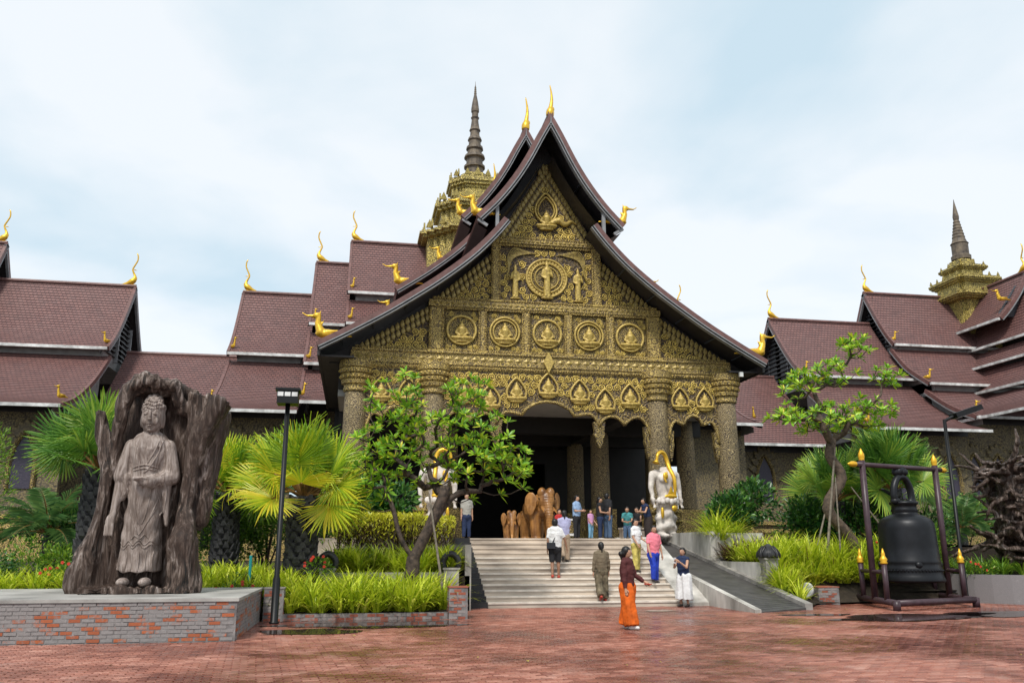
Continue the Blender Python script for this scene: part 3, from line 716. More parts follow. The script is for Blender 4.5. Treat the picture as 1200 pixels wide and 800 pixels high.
T_P = [[(0,20.9),(1.2,18.8),(2.3,17.1),(3.1,16.15)], [(2.7,15.85),(4.3,14.1),(6.4,12.65)], [(5.9,12.2),(8.2,10.7),(10.4,9.75)]]
for sd, side in ((-1,'left'),(1,'right')):
    X = (lambda x: x) if sd < 0 else mir
    def W2(nm, lab, xa, xb, *a, **k):
        e0, e1, f0, f1 = k.pop('ends')
        if sd > 0: xa, xb, e0, e1, f0, f1 = mir(xb), mir(xa), e1, e0, f1, f0
        return wing(nm, lab, xa, xb, *a, end0=e0, end1=e1, fin0=f0, fin1=f1, **k)
    near = 'beside the bell' if sd > 0 else 'behind the carved trunk'
    W2('temple_wing', f'highest stepped maroon roof section of the {side} wing, against the central spire tower', -1.0, 5.2, T_C, 22.5, ends=(True,False,True,False))
    W2('temple_wing', f'middle narrow stepped maroon roof section of the {side} wing beside the entrance hall', -3.3, -.9, T_B, 20.8, ends=(True,False,True,False), wall=(49.2,9.6))
    W2('temple_wing', f'lowest wide maroon roof section of the {side} wing with a golden ridge finial', -8.0, -3.2, T_A, 18.4, ends=(True,False,True,False), wall=(47.6,8.9))
    W2('temple_gallery', f'low maroon-roofed connecting gallery on the {side} between hall wing and outer pavilion', -14.9, -7.6, T_G, 13.9, ends=(False,False,False,False), wall=(51.6,8.1), wext=2.5)
    W2('temple_pavilion', f'outer {side} pavilion with two-tier maroon roof and louvred gable end', -23.2, -14.8, T_A, 18.4, ends=(False,True,False,True), wall=(47.6,8.9))
    W2('temple_pavilion', f'far {side} pavilion with three-tier maroon roof and pale gutters', -31.5, -22.95, T_P, 20.9, ends=(False,True,False,True), wall=(48.2,9.8))
# the right pavilion's cross roof, ridge along Y, and its little upper roof
XX = 47.0
cw = thing('cross_roof', 'three-tier maroon cross roof meeting the far pavilion below the small gold tower', 'temple wing', (XX, 50, 1.0))
for pr in ([(0,19.6),(.8,18.0),(1.6,16.6),(2.3,15.95)], [(1.9,15.6),(2.5,14.9),(3.3,14.3)], [(2.9,14.0),(3.8,12.9),(5.0,12.1)], [(4.6,11.8),(6.5,10.6),(8.5,9.7)]): roof_tier(cw, 'Y', XX, 40.5, 56.8, pr, sides=(-1,1), verge=(True,False))
dr = thing('dormer_roof', 'small steep maroon gabled roof with a golden finial beside the small gold tower', 'roof', (XX, 50, 19))
roof_tier(dr, 'Y', XX+.2, 50.6, 56, [(0,21.1),(.9,19.6),(1.9,18.35),(2.7,17.55)], sides=(-1,1), verge=(True,False)); ridge_cap(dr, 'Y', XX+.2, 50.6, 56, 21.15)
put('ridge_finial', CHOFA, dr, (XX+.2, 50.9, 21.2), (0,0,-math.pi/2), 1.0); put('golden_swan', SWAN, dr, (XX-1.9, 50.9, 18.9), (0,0,math.pi), .9)
b = MB(); b.prism([(XX-2.2,17.8),(XX+2.6,17.8),(XX+.2,20.9)], 51.1, 51.3); b.build('gable_end', [M['louvre']], dr)
# niches on the visible walls: flame-topped arches
LEAF_W = LEAF.copy(); LEAF_W.materials.clear(); LEAF_W.materials.append(M['wall'])
def flame_arch(t, x, y, z0, w, h):
    prof = [(-w,z0),(-w,z0+h*.52),(-w*.8,z0+h*.72),(-w*.45,z0+h*.88),(0,z0+h),(w*.45,z0+h*.88),(w*.8,z0+h*.72),(w,z0+h*.52),(w,z0)]
    b = MB(); b.prism([(x+a,c) for a,c in prof], y-.07, y+.02); n = b.build('wall_niche', [M['niche']], t)
    e = MB(); e.tube([(x+a,y-.09,c) for a,c in prof], .13, 6); e.build('niche_frame', [M['carve_fine']], n)
    for i in range(11):
        tt = i/10; a = math.pi*tt; xx, zz_ = x-w*1.22*math.cos(a), z0+h*.5+h*.60*math.sin(a)
        put('leaf_ornament', LEAF_W, n, (xx, y-.06, zz_), (0, -(a-math.pi/2)*-1, 0), 2.0)
rp = bpy.data.objects
for o in [o for o in rp if o.type == 'EMPTY' and o.get('label','').startswith(('far right','outer right','low maroon-roofed connecting gallery on the right','outer left','far left','lowest wide maroon roof section of the left'))]:
    lb = o['label']; cx = o.location.x
    if 'far right' in lb: yw, xs_ = 48.2, [38.9+1.75*i for i in range(5)]
    elif 'outer right' in lb: yw, xs_ = 47.6, [mir(-22.2)-1.75*i-.8 for i in range(4)]
    elif 'gallery' in lb: yw, xs_ = 51.6, [26.2, 23.6]
    elif 'outer left' in lb: yw, xs_ = 47.6, [-21.5,-19.2,-16.9]
    elif 'far left' in lb: yw, xs_ = 48.2, [-24.2]
    else: yw, xs_ = 47.6, [-6.6,-4.6]
    for x in xs_: flame_arch(o, x, yw, 4.6, .62, 2.9)
    m = MB(); m.box(cx-4.2, cx+4.2, yw-.25, yw+.1, 1.0, 2.6); m.box(cx-4.2, cx+4.2, yw-.4, yw+.1, 2.6, 2.85); m.box(cx-4.2, cx+4.2, yw-.32, yw+.1, 3.1, 3.3); m.build('wall_base', [M['carve_beam']], o)
# ------------------------------------------------------------------ spire towers
def redent(h, k=.115):
    q = [(1,1-4*k)]
    for i in range(4): q += [(1-(i+1)*k, 1-(4-i)*k), (1-(i+1)*k, 1-(3-i)*k)]
    pts = []
    for r in range(4):
        c, s = [(1,0),(0,1),(-1,0),(0,-1)][r]
        for x, y in q: pts.append(((x*c-y*s)*h, (x*s+y*c)*h))
    return pts
def antefix(t, cx, cy, h, z, s, n=4, mat='carve_tower', k=.115):
    pk = MB(); pk.prism([(-.5,0),(.5,0),(.38,.45),(0,1.25),(-.38,.45)], -.12, .12); me = pk.mesh('antefix', M[mat])
    for side in range(4):
        for i in range(n):
            d = -h+2*h*(i+.5)/n; a = side*math.pi/2; e_ = 1-max(0,abs(d)/h-(1-4*k)); x, y = d*math.cos(a)+h*e_*.97*math.sin(a), d*math.sin(a)-h*e_*.97*math.cos(a)
            put('antefix', me, t, (cx+x, cy+y, z), (0,0,a), s*(1.25 if n % 2 and i == n//2 else 1))
def tower(name, label, cx, cy, tiers, lath, k=.115):
    t = thing(name, label, 'tower', (cx, cy, tiers[0][1]))
    for (h, z0, z1, kind) in tiers:
        b = MB()
        if kind == 'wall': b.zprism([(cx+x,cy+y) for x,y in redent(h,k)], z0, z1); b.build('tower_stage', [M['carve_tower']], t)
        else:
            d = (z1-z0)/4
            for i, f in enumerate((.90,1.0,1.06,.98)): b.zprism([(cx+x,cy+y) for x,y in redent(h*f,k)], z0+i*d, z0+(i+1)*d)
            b.build('cornice', [M['carve_tower']], t); antefix(t, cx, cy, h, z1, kind, max(3, int(h*2.2)|1), k=k)
    b = MB(); b.lathe((cx,cy,0), lath, 16); b.build('spire', [M['spire']], t)
    return t
tower('spire_tower', 'tall gold-carved spire tower rising behind the entrance hall', 7.65, 57,
 [(3.45,12,22.4,'wall'),(3.8,22.3,23.0,.5),(2.5,23.0,24.6,'wall'),(2.8,24.5,25.4,.45),(1.6,25.4,26.7,'wall'),(1.85,26.6,27.5,.4),(.95,27.5,28.1,'wall')],
 [(.74,27.9),(.80,28.0),(.80,28.25),(.64,28.3),(.64,28.75),(.78,28.8),(.78,28.95),(.62,29.0),(.60,29.5),(.78,29.6),(.72,29.8),(.55,29.9),(.52,30.2),(.64,30.3),(.60,30.5),(.46,30.6),(.44,30.95),(.53,31.05),(.46,31.25),(.36,31.4),(.34,31.75),(.42,31.85),(.34,32.05),(.28,32.45),(.25,32.75),(.32,32.9),(.24,33.0),(.24,33.3),(.30,33.4),(.30,33.6),(.22,34.2),(.10,34.8)]+[(.09-.005*i+(.02 if i % 2 else 0),34.85+.08*i) for i in range(9)]+[(.02,35.65),(.008,35.95)])
tower('spire_tower', 'small gold-carved spire tower on the far right pavilion roof', 46.9, 56.5,
 [(1.55,16.2,20.5,'wall'),(2.2,20.3,20.8,.28),(1.55,20.8,21.8,'wall'),(1.9,21.7,22.2,.25),(1.05,22.2,23.0,'wall'),(1.3,22.9,23.3,.2),(.7,23.3,23.9,'wall')],
 [(.72,24.0),(.74,24.3),(.62,24.4),(.62,25.3),(.68,25.35),(.56,25.5),(.5,25.7)]+[(.46-.022*i+(.05 if i % 2 else 0),25.8+.13*i) for i in range(14)]+[(.24,27.7),(.05,28.9),(.015,29.2)], .045)
# ------------------------------------------------------------------ ground and paving
def brick_mat(name, cols, smear=None, smear_amt=0.0, per_object=True, wet=False):
    t = NT(name); v = t.co('Object')
    if per_object: r = t.rnd()
    else:
        # one mesh of many bricks: the colour attribute 'tone' carries each brick's own firing
        a = t.n.new('ShaderNodeAttribute'); a.attribute_name = 'tone'; r = a.outputs['Fac']
    wn = t.n.new('ShaderNodeNewGeometry'); wp = wn.outputs['Position']
    c = t.ramp(r, [(i/(len(cols)-1), k) for i, k in enumerate(cols)])
    g = t.noise(wp, 38, 4); c = t.mix(t.ramp(g, [(.3,.0),(.75,.45)]), c, tuple(x*.55 for x in cols[0]))
    rough = .62
    if smear:
        s = t.ramp(t.math('ADD', t.math('MULTIPLY', t.noise(wp, 5.0, 7, .8), .75), t.math('MULTIPLY', r, .5)), [(.60-smear_amt*.2,0),(.70-smear_amt*.2,1)])
        c = t.mix(s, c, t.mix(t.noise(wp, 14, 6, .75), tuple(x*.45 for x in smear), tuple(min(1,x*1.6) for x in smear)))
    if wet:
        big = t.noise(wp, .33, 5, .6); mid = t.noise(wp, 1.7, 5, .6)
        wm = t.ramp(t.math('ADD', t.math('MULTIPLY', big, .7), t.math('MULTIPLY', mid, .3)), [(.43,0),(.58,1)])
        pale = t.ramp(t.noise(wp, 1.1, 6, .7), [(.55,0),(.75,.35)])
        c = t.mix(pale, c, (.60,.44,.37)); c = t.mix(wm, c, t.mix(1.0, c, (.46,.37,.36), 'MULTIPLY'))
        moss = t.ramp(t.noise(wp, .8, 6, .7), [(.64,0),(.76,.5)]); c = t.mix(moss, c, (.10,.08,.06))
        rough = t.ramp(wm, [(0,.5),(1,.13)])
    t.set(c, rough, 0, .5); t.bump(t.noise(v, 60, 4), .25, .006); return t.mat
M['paver'] = brick_mat('red_paving_brick', [(.20,.062,.040),(.42,.165,.110),(.30,.105,.070),(.50,.235,.170),(.24,.080,.055)], per_object=True, wet=True)
M['paver_mass'] = brick_mat('red_paving_bricks', [(.20,.062,.040),(.42,.165,.110),(.30,.105,.070),(.50,.235,.170),(.24,.080,.055)], per_object=False, wet=True)
M['joint'] = plain('dark_sandy_joint', (.07,.045,.035), .6, .3, 5, .3)
M['soil'] = plain('dark_garden_soil', (.035,.025,.016), .9, .4, 4, .6, .03)
M['concrete'] = plain('weathered_concrete', (.33,.31,.285), .75, .4, 1.6, .25, .01, c2=(.14,.13,.12))
M['plaster'] = plain('pale_stained_plaster', (.56,.535,.49), .7, .3, 1.8, .25, .01, c2=(.22,.205,.18), stretch=(1,1,.35))
M['wall_brick'] = brick_mat('old_red_brick', [(.34,.09,.035),(.50,.135,.045),(.24,.10,.075),(.36,.16,.12)], smear=(.23,.212,.208), smear_amt=.78)
M['wall_brick2'] = brick_mat('garden_red_brick', [(.26,.07,.04),(.38,.11,.06),(.17,.06,.05)], smear=(.25,.22,.21), smear_amt=.1)
M['mortar'] = plain('grey_mortar', (.24,.225,.22), .85, .4, 5, .5, .02, c2=(.12,.11,.11))
M['slab'] = plain('cement_slab_top', (.40,.385,.36), .55, .4, 1.1, .2, .01, c2=(.19,.18,.17))

g = MB(); S = 900; g.add([(-S,-60,-.03),(S,-60,-.03),(S,S,-.03),(-S,S,-.03)], [(0,1,2,3)])
ground = tag(g.build('ground', [M['joint']]), kind='structure')
plaza = bpy.data.objects.new('brick_plaza', None); col.objects.link(plaza); tag(plaza, 'red brick paved plaza, damp and worn, in front of the temple steps', None, None, 'structure')
# bricks: rows at a slight angle to the steps, each with its own height, tilt and tone
def brick_proto():
    bb = MB(); l, w_, h, e = .101, .046, .022, .007
    bb.add([(-l,-w_,-h),(l,-w_,-h),(l,w_,-h),(-l,w_,-h),(-l,-w_,-e),(l,-w_,-e),(l,w_,-e),(-l,w_,-e),(-l+e,-w_+e,0),(l-e,-w_+e,0),(l-e,w_-e,0),(-l+e,w_-e,0)],
           [(8,9,10,11),(4,5,9,8),(5,6,10,9),(6,7,11,10),(7,4,8,11),(0,1,5,4),(1,2,6,5),(2,3,7,6),(3,0,4,7)]); return bb
bp = brick_proto(); BR = bp.mesh('paving_brick', M['paver'])
rb = random.Random(8); ang = R(6.0); ca, sa = math.cos(ang), math.sin(ang)
fw = Vector((math.sin(R(10.4)), math.cos(R(10.4)), 0)); rt = Vector((fw.y, -fw.x, 0))
cells = []
for j in range(30, 290):
    for i in range(-70, 160):
        u, v = (i+(.5 if j % 2 else 0))*.22, j*.11; x, y = u*ca-v*sa, u*sa+v*ca
        d = x*fw.x+y*fw.y; s = x*rt.x+y*rt.y
        if not (8.6 < d < 27.5 and -.67*d < s < .67*d): continue
        if y > 24.28 and 3.2 < x < 12.5: continue
        if y > 24.9 or (x < 2.2 and y > 20.95): continue
        if -8.2 < x < -2.05 and 16.6 < y < 21.6: continue
        cells.append((d + (0 if abs(s) < .61*d else 50), x, y))
cells.sort()
heights = lambda x, y: .008*noise.noise(Vector((x*.35, y*.35, 1.7))) + .004*noise.noise(Vector((x*1.3, y*1.3, 5)))
near = [c for c in cells if c[0] > 10.25][:300]; nearset = set(near)
for d, x, y in near:
    put('paving_brick', BR, plaza, (x, y, heights(x,y)+rb.uniform(-.002,.002)), (rb.uniform(-.012,.012), rb.uniform(-.012,.012), ang+rb.uniform(-.012,.012)))
pm = MB(); tones = []
for c in cells:
    if c in nearset: continue
    d, x, y = c; a = ang+rb.uniform(-.012,.012); cc, ss = math.cos(a), math.sin(a); h = heights(x,y)+rb.uniform(-.002,.002); tx, ty = rb.uniform(-.012,.012), rb.uniform(-.012,.012)
    vs = [(x+px*cc-py*ss, y+px*ss+py*cc, h+pz+px*tx+py*ty) for px,py,pz in bp.v]
    pm.add(vs, bp.f); tones.append(rb.random())
me = pm.mesh('paving', [M['paver_mass']]); at_ = me.attributes.new('tone', 'FLOAT', 'FACE'); nf = len(bp.f)
at_.data.foreach_set('value', [t for t in tones for _ in range(nf)])
tag(put('paving', me, plaza), kind='stuff')
# puddles lie in the low spots
t = NT('puddle_water'); t.set((.05,.035,.03), .03, 0, .6); t.b.inputs['Alpha'].default_value = .93; M['water'] = t.mat
def puddle(cx, cy, rx, ry, rot, seed, label):
    b = MB(); n = 46; vs = [(cx,cy,.0125)]; 
    for i in range(n):
        a = 2*math.pi*i/n; k = 1+.55*noise.noise(Vector((math.cos(a)*1.4, math.sin(a)*1.4, seed)))+.2*noise.noise(Vector((math.cos(a)*5, math.sin(a)*5, seed+9)))
        x, y = rx*k*math.cos(a), ry*k*math.sin(a); vs.append((cx+x*math.cos(rot)-y*math.sin(rot), cy+x*math.sin(rot)+y*math.cos(rot), .0125))
    b.add(vs, [(0,1+i,1+(i+1)%n) for i in range(n)]); o = b.build('puddle', [M['water']]); tag(o, label, None, None, 'structure')
puddle(.4, 19.75, 2.1, 1.0, .05, 1.3, 'shallow puddle on bricks in front of the strappy plant bed')
puddle(-.9, 18.0, 1.0, .6, .2, 4.7, 'shallow puddle on bricks beside the brick pedestal')
puddle(13.6, 19.3, 2.4, .85, .18, 2.1, 'long shallow puddle on bricks in front of the bell frame')
puddle(16.4, 19.9, 2.0, .8, .2, 7.9, 'shallow puddle on bricks right of the bell frame')
puddle(11.4, 20.4, 1.1, .3, -.1, 3.3, 'thin puddle on bricks at the foot of the ramp')
puddle(8.2, 22.4, .5, .2, 0, 5.5, 'small puddle on bricks below the steps')

# ------------------------------------------------------------------ steps, landing and ramp
M['step'] = plain('worn_stone_step', (.56,.475,.39), .6, .35, 1.5, .25, .008, c2=(.24,.195,.16), stretch=(.5,1,2))
M['nosing'] = plain('pale_step_edge', (.72,.65,.565), .5, .2, 3, .1)
M['black_tile'] = plain('black_stone_tile', (.028,.028,.030), .35, .3, 3, .1)
st = thing('entrance_steps', 'wide flight of pale stone steps leading up to the temple porch', 'steps', (6.5, 24.3, 0))
for i in range(13):
    y = 24.3+.33*i; b = MB(); b.box(3.78, 9.5, y+.03, y+.45, .15*i-.02, .15*(i+1)-.045, 0)
    o = b.build('step', [M['step']], st)
    b = MB(); b.box(3.78, 9.5, y, y+.46, .15*(i+1)-.045, .15*(i+1), 0); b.build('tread', [M['nosing'] if i < 9 else M['step']], o)
    b = MB(); b.box(3.2, 3.778, y-.01, y+.45, .15*i-.02, .15*(i+1)+.006); b.build('black_edge_step', [M['black_tile']], st)
b = MB(); b.box(-1.6, 10.3, 28.3, 47, 1.3, 1.945); b.box(10.3, 17.1, 33.3, 47, 1.3, 1.942); o = b.build('porch_floor', [M['step']]); tag(o, None, None, None, 'structure')
# ramp
M['ramp'] = plain('dark_ramp_surface', (.075,.07,.068), .55, .3, 2.5, .3, .01)
ra = thing('access_ramp', 'dark sloping ramp with pale side wall, right of the steps', 'ramp', (11, 24.5, 0))
bl, br_, tl_, tr_ = Vector((10.42,21.35,.02)), Vector((12.15,22.1,.06)), Vector((10.42,33.3,1.95)), Vector((12.15,33.3,1.95))
b = MB(); b.add([bl,br_,tr_,tl_], [(0,1,2,3)]); b.add([bl-Vector((0,0,.3)),br_-Vector((0,0,.3)),tr_-Vector((0,0,.3)),tl_-Vector((0,0,.3)),bl,br_,tr_,tl_],[(0,1,5,4)]); b.build('ramp_surface', [M['ramp']], ra)
b = MB()
for k in range(1, 60):
    f = k/60; p, q = bl.lerp(tl_, f)+Vector((0,0,.003)), br_.lerp(tr_, f)+Vector((0,0,.003)); b.obox(p, q, .03, .006)
tag(b.build('grip_strip', [M['ramp']], ra), kind='stuff')
b = MB(); a0, a1 = bl+Vector((-.14,-.05,0)), tl_+Vector((-.14,0,0)); 
q = [(a0.x,a0.y,-.05),(a1.x,a1.y,-.05),(a1.x,a1.y,a1.z+.10),(a0.x,a0.y,.08),(bl.x+.06,bl.y,-.05),(tl_.x+.06,tl_.y,-.05),(tl_.x+.06,tl_.y,a1.z+.10),(bl.x+.06,bl.y,.08)]
b.add(q, [(1,0,3,2),(4,5,6,7),(3,7,6,2),(0,4,7,3),(1,2,6,5)]); b.build('side_wall', [M['plaster']], ra)
b = MB(); q = [(p.x+dx,p.y,p.z+dz) for p in (br_,tr_) for dx in (-.02,.2) for dz in (-.1,.11)]; b.add(q, [(0,1,3,2),(4,6,7,5),(1,5,7,3),(0,4,5,1),(2,3,7,6)]); b.build('kerb', [M['concrete']], ra)
b = MB(); b.add([(9.5,24.2,-.02),(10.27,24.2,-.02),(10.27,28.5,-.02),(9.5,28.5,-.02),(9.5,24.2,.10),(10.27,24.2,.10),(10.27,28.5,2.0),(9.5,28.5,2.0)],[(0,1,5,4),(3,0,4,7),(4,5,6,7),(1,2,6,5)]); b.build('step_cheek', [M['plaster']], ra)

# ------------------------------------------------------------------ garden beds
def bricks_wall(parent, x0, x1, y, z0, z1, mat, axis='X', rows_h=.068, bl_=.20, proud=.012, seed=1, face=-1):
    """bricks standing proud of a mortar core on one face"""
    rr = random.Random(seed); hb = rows_h*.82; core = MB(); l = bl_*.93/2
    core.add([(-l,-.02,-hb/2),(l,-.02,-hb/2),(l,.02,-hb/2),(-l,.02,-hb/2),(-l,-.02,hb/2),(l,-.02,hb/2),(l,.02,hb/2),(-l,.02,hb/2)],[(0,3,2,1),(4,5,6,7),(0,1,5,4),(1,2,6,5),(3,0,4,7)])
    me = core.mesh('brick', M[mat]); n = int((z1-z0)/rows_h)
    for j in range(n):
        xx = x0+(bl_/2 if j % 2 == 0 else bl_)
        while xx < x1-bl_*.4:
            dep = y+face*(rr.uniform(-.003,.006)-.026+proud); z = z0+(j+.5)*rows_h
            loc = (xx, dep, z) if axis == 'X' else (dep, xx, z)
            put('brick', me, parent, loc, (rr.uniform(-.02,.02), rr.uniform(-.01,.01), (0 if axis == 'X' else math.pi/2)+rr.uniform(-.02,.02)), (rr.uniform(.9,1.02),1,rr.uniform(.9,1.03)))
            xx += bl_
ped = thing('brick_pedestal', 'low square brick pedestal smeared with cement under the carved trunk', 'pedestal', (-4.6, 18.9, 0))
b = MB(); b.box(-7.9, -2.02, 16.72, 21.3, -.02, .68, 0); b.build('pedestal_core', [M['mortar']], ped)
b = MB(); b.box(-7.93, -1.99, 16.69, 21.33, .68, .735, 0); b.build('slab_top', [M['slab']], ped)
bricks_wall(ped, -7.0, -2.02, 16.72, .0, .68, 'wall_brick', seed=2, bl_=.225); bricks_wall(ped, 16.74, 21.3, -2.02, .0, .68, 'wall_brick', 'Y', seed=3, face=1, bl_=.3)
# soil beds (the terraced garden)
def bed(x0, x1, y0, y1, z, name='garden_bed'):
    b = MB(); nx, ny = 10, 6; vs = [(x0+(x1-x0)*i/nx, y0+(y1-y0)*j/ny, z+.04*noise.noise(Vector((i*.7,j*.7,z+x0)))) for j in range(ny+1) for i in range(nx+1)]
    b.add(vs, [(j*(nx+1)+i, j*(nx+1)+i+1, (j+1)*(nx+1)+i+1, (j+1)*(nx+1)+i) for j in range(ny) for i in range(nx)])
    b.box(x0,x1,y0,y1,-.3,z-.08); return tag(b.build(name, [M['soil']]), kind='structure')
bed(-1.5, 2.3, 20.95, 23.4, .16); bed(-.6, 3.15, 23.5, 25.6, .98); bed(-.6, 3.15, 25.7, 33, 1.6)
bed(-40, -.6, 21.6, 25.5, .45); bed(-40, -.62, 25.5, 50, 1.0)
bed(12.5, 40, 25.0, 28.5, 1.05); bed(12.5, 60, 28.6, 50, 1.75); bed(13.0, 32, 24.6, 25.0, .35)
b = MB(); b.add([(12.35,22.3,.05),(13.5,23.9,.05),(18.5,24.6,.1),(18.5,25.1,.5),(12.35,25.1,.7)], [(0,1,2,3,4)]); tag(b.build('garden_bed', [M['soil']]), kind='structure')
def lowwall(name, label, x0, x1, y0, y1, z0, z1, mat='concrete', capz=.05):
    b = MB(); b.box(x0,x1,y0,y1,z0,z1); o = b.build(name, [M[mat]]); 
    return tag(o, label, 'wall')
lowwall('planter_wall', 'low grey concrete planter wall between two posts, behind the strappy plants left of the steps', -.6, 2.6, 23.38, 23.52, 0, 1.0)
lowwall('planter_wall', 'grey concrete planter wall beside the black-edged steps', 3.02, 3.19, 23.5, 28.3, 0, 1.72)
lowwall('planter_wall', 'tall stained concrete planter wall below the white statue right of the steps', 12.2, 12.42, 28.4, 33.2, 0, 2.2, 'plaster')
lowwall('planter_wall', 'stained concrete end wall of the tall planter facing the plaza', 12.43, 14.2, 28.4, 28.58, 0, 2.15, 'plaster')
lowwall('planter_wall', 'low stained concrete planter wall along the ramp behind the domed post', 12.28, 12.46, 24.9, 28.36, 0, 1.2, 'plaster')
kb = thing('brick_kerb', 'short red brick kerb edging the strappy plant bed left of the steps', 'kerb', (.4, 20.85, 0))
b = MB(); b.box(-1.5, 2.28, 20.83, 20.93, -.02, .155); b.build('kerb_core', [M['mortar']], kb); bricks_wall(kb, -1.5, 2.28, 20.83, .0, .15, 'wall_brick2', seed=5, rows_h=.072)
def brick_pillar(label, x, y, s, h, seed):
    t = thing('brick_pillar', label, 'pillar', (x, y, 0))
    b = MB(); b.box(x-s, x+s, y-s, y+s, -.02, h-.03); b.build('pillar_core', [M['mortar']], t); b = MB(); b.box(x-s-.015, x+s+.015, y-s-.015, y+s+.015, h-.03, h); b.build('pillar_cap', [M['wall_brick2']], t)
    bricks_wall(t, x-s, x+s, y-s, .0, h-.03, 'wall_brick2', seed=seed); bricks_wall(t, y-s, y+s, x+s, .0, h-.03, 'wall_brick2', 'Y', seed=seed+1, face=1); bricks_wall(t, y-s, y+s, x-s, .0, h-.03, 'wall_brick2', 'Y', seed=seed+2, face=-1)
brick_pillar('short red brick pillar at the foot of the black-edged steps', 2.52, 20.95, .22, .74, 11)
brick_pillar('short red brick pillar behind the lamp post by the pedestal', -1.72, 21.05, .22, .74, 21)
brick_pillar('small red brick block next to the floodlight, left of the bell', 13.98, 24.35, .33, .52, 31)
# posts with dark stone finials
def arch_post(label, x, y, zt, dome=False):
    t = thing('garden_post', label, 'post', (x, y, 0)); b = MB(); b.box(x-.2,x+.2,y-.2,y+.2,0,zt); b.box(x-.23,x+.23,y-.23,y+.23,zt-.05,zt); b.build('post_shaft', [M['concrete']], t)
    if dome:
        b = MB(); b.lathe((x,y,zt), [(.30,0),(.33,.06),(.31,.16),(.24,.26),(.13,.35),(.03,.42)], 16); b.build('lotus_cap', [M['black_tile']], t, True)
        for k in range(8):
            a = 2*math.pi*k/8; e = MB(); e.tube(smooth_poly([(x+q_*math.cos(a+d),y+q_*math.sin(a+d),zt+z) for d,z,q_ in ((-.36,0,.33),(-.30,.15,.32),(0,.34,.17),(.30,.15,.32),(.36,0,.33))],3), .03, 5); e.build('petal', [M['black_tile']], t, True)
    else:
        pts = smooth_poly([(-.19,0,0),(-.21,0,.16),(-.13,0,.29),(0,0,.36),(.13,0,.29),(.21,0,.16),(.19,0,0)], 4)
        b = MB(); b.tube([(x+p.x,y,zt+p.z) for p in pts], .085, 8); b.build('arch_finial', [M['black_tile']], t, True)
arch_post('grey post with black arched finial beside the shaggy palm trunk', -.62, 23.4, 1.12)
arch_post('grey post with black arched finial beside the black-edged steps', 2.62, 23.4, 1.12)
arch_post('grey post with black domed lotus finial beside the ramp', 12.5, 24.75, 1.34, True)

# ------------------------------------------------------------------ lamp posts and floodlight
M['black_metal'] = plain('black_painted_metal', (.009,.010,.011), .45, .2, 6, .05, metal=.3)
M['glass_dark'] = plain('smoky_glass', (.05,.06,.07), .1, .2, 3, 0)
lp = thing('lamp_post', 'slim black lamp post with a square lantern head beside the brick pedestal', 'lamp post', (-1.64, 20.3, 0))
b = MB(); b.lathe((-1.64,20.3,0), [(.11,0),(.11,.03),(.085,.05),(.085,.95),(.06,1.0),(.055,4.95)], 14); b.build('pole', [M['black_metal']], lp, True)
b = MB(); b.box(-1.88,-1.40,20.06,20.54,4.90,5.20); b.build('lantern_housing', [M['black_metal']], lp)
b = MB(); b.zprism([(-1.92,20.02),(-1.36,20.02),(-1.36,20.58),(-1.92,20.58)], 5.20, 5.26); b.build('lantern_roof', [M['black_metal']], lp)
for dx in (-.16, 0, .16):
    b = MB(); b.box(-1.64+dx-.065,-1.64+dx+.065,20.045,20.058,5.06,5.16); b.build('lantern_pane', [M['gutter']], lp)
rl = thing('lamp_post', 'slim black lamp post with a tilted flat floodlight head behind the bell', 'lamp post', (18.6, 24.1, 0))
b = MB(); b.lathe((18.6,24.1,0), [(.13,0),(.13,.03),(.08,.06),(.08,1.1),(.06,1.15),(.055,5.65)], 14); b.build('pole', [M['black_metal']], rl, True)
b = MB(); b.tube([(18.6,24.1,5.6),(18.75,24.1,5.68),(18.95,24.05,5.78)], .05, 8); b.build('bracket', [M['black_metal']], rl)
b = MB(); b.obox((18.9,24.05,5.76),(19.75,23.9,6.05),.46,.17); b.build('floodlight_head', [M['black_metal']], rl)
b = MB(); b.obox((18.98,24.05,5.69),(19.68,23.92,5.93),.34,.02); b.build('floodlight_lens', [M['gutter']], rl)
fl = thing('floodlight', 'pale round garden floodlight on a black stand beside the small brick block', 'floodlight', (13.45, 24.25, 0))
b = MB(); b.obox((13.45,24.25,0),(13.45,24.25,.03),.25,.25,0,(0,1,0)); b.tube([(13.45,24.25,0),(13.47,24.25,.22)], .05, 8); b.build('stand', [M['black_metal']], fl)
b = MB(); b.lathe((0,0,0), [(.06,-.16),(.13,-.12),(.21,0),(.25,.10),(.24,.13),(.20,.13)], 18); b.build('lamp_housing', [M['gutter']], fl, True, loc=(13.42,24.25,.36), rot=(R(62),0,R(-58)))

# ------------------------------------------------------------------ bell and its stand
M['bell'] = plain('black_cast_bell', (.011,.012,.015), .42, .3, 3, .15, .01, .45, .5)
M['purple'] = plain('purple_brown_paint', (.055,.030,.038), .4, .25, 5, .1)
F0, F1, Bk0, Bk1 = Vector((14.3,21.25,0)), Vector((17.55,22.35,0)), Vector((15.2,24.55,0)), Vector((18.35,25.6,0))
bf = thing('bell_stand', 'purple-brown pipe stand with gold tips holding the large black bell', 'bell stand', (16.4, 23.4, 0))
def pipe(name, p, q, r=.075): b = MB(); b.tube([p,q], r, 10); return b.build(name, [M['purple']], bf, True)
Z = Vector((0,0,1))
for p, q in ((F0,F1),(Bk0,Bk1),(F0,Bk0),(F1,Bk1)): pipe('base_rail', p+Z*.2, q+Z*.2, .085)
for p in (F0,F1,Bk0,Bk1): pipe('foot', p, p+Z*.26, .10)
PL, PR = F0.lerp(Bk0,.5), F1.lerp(Bk1,.5)
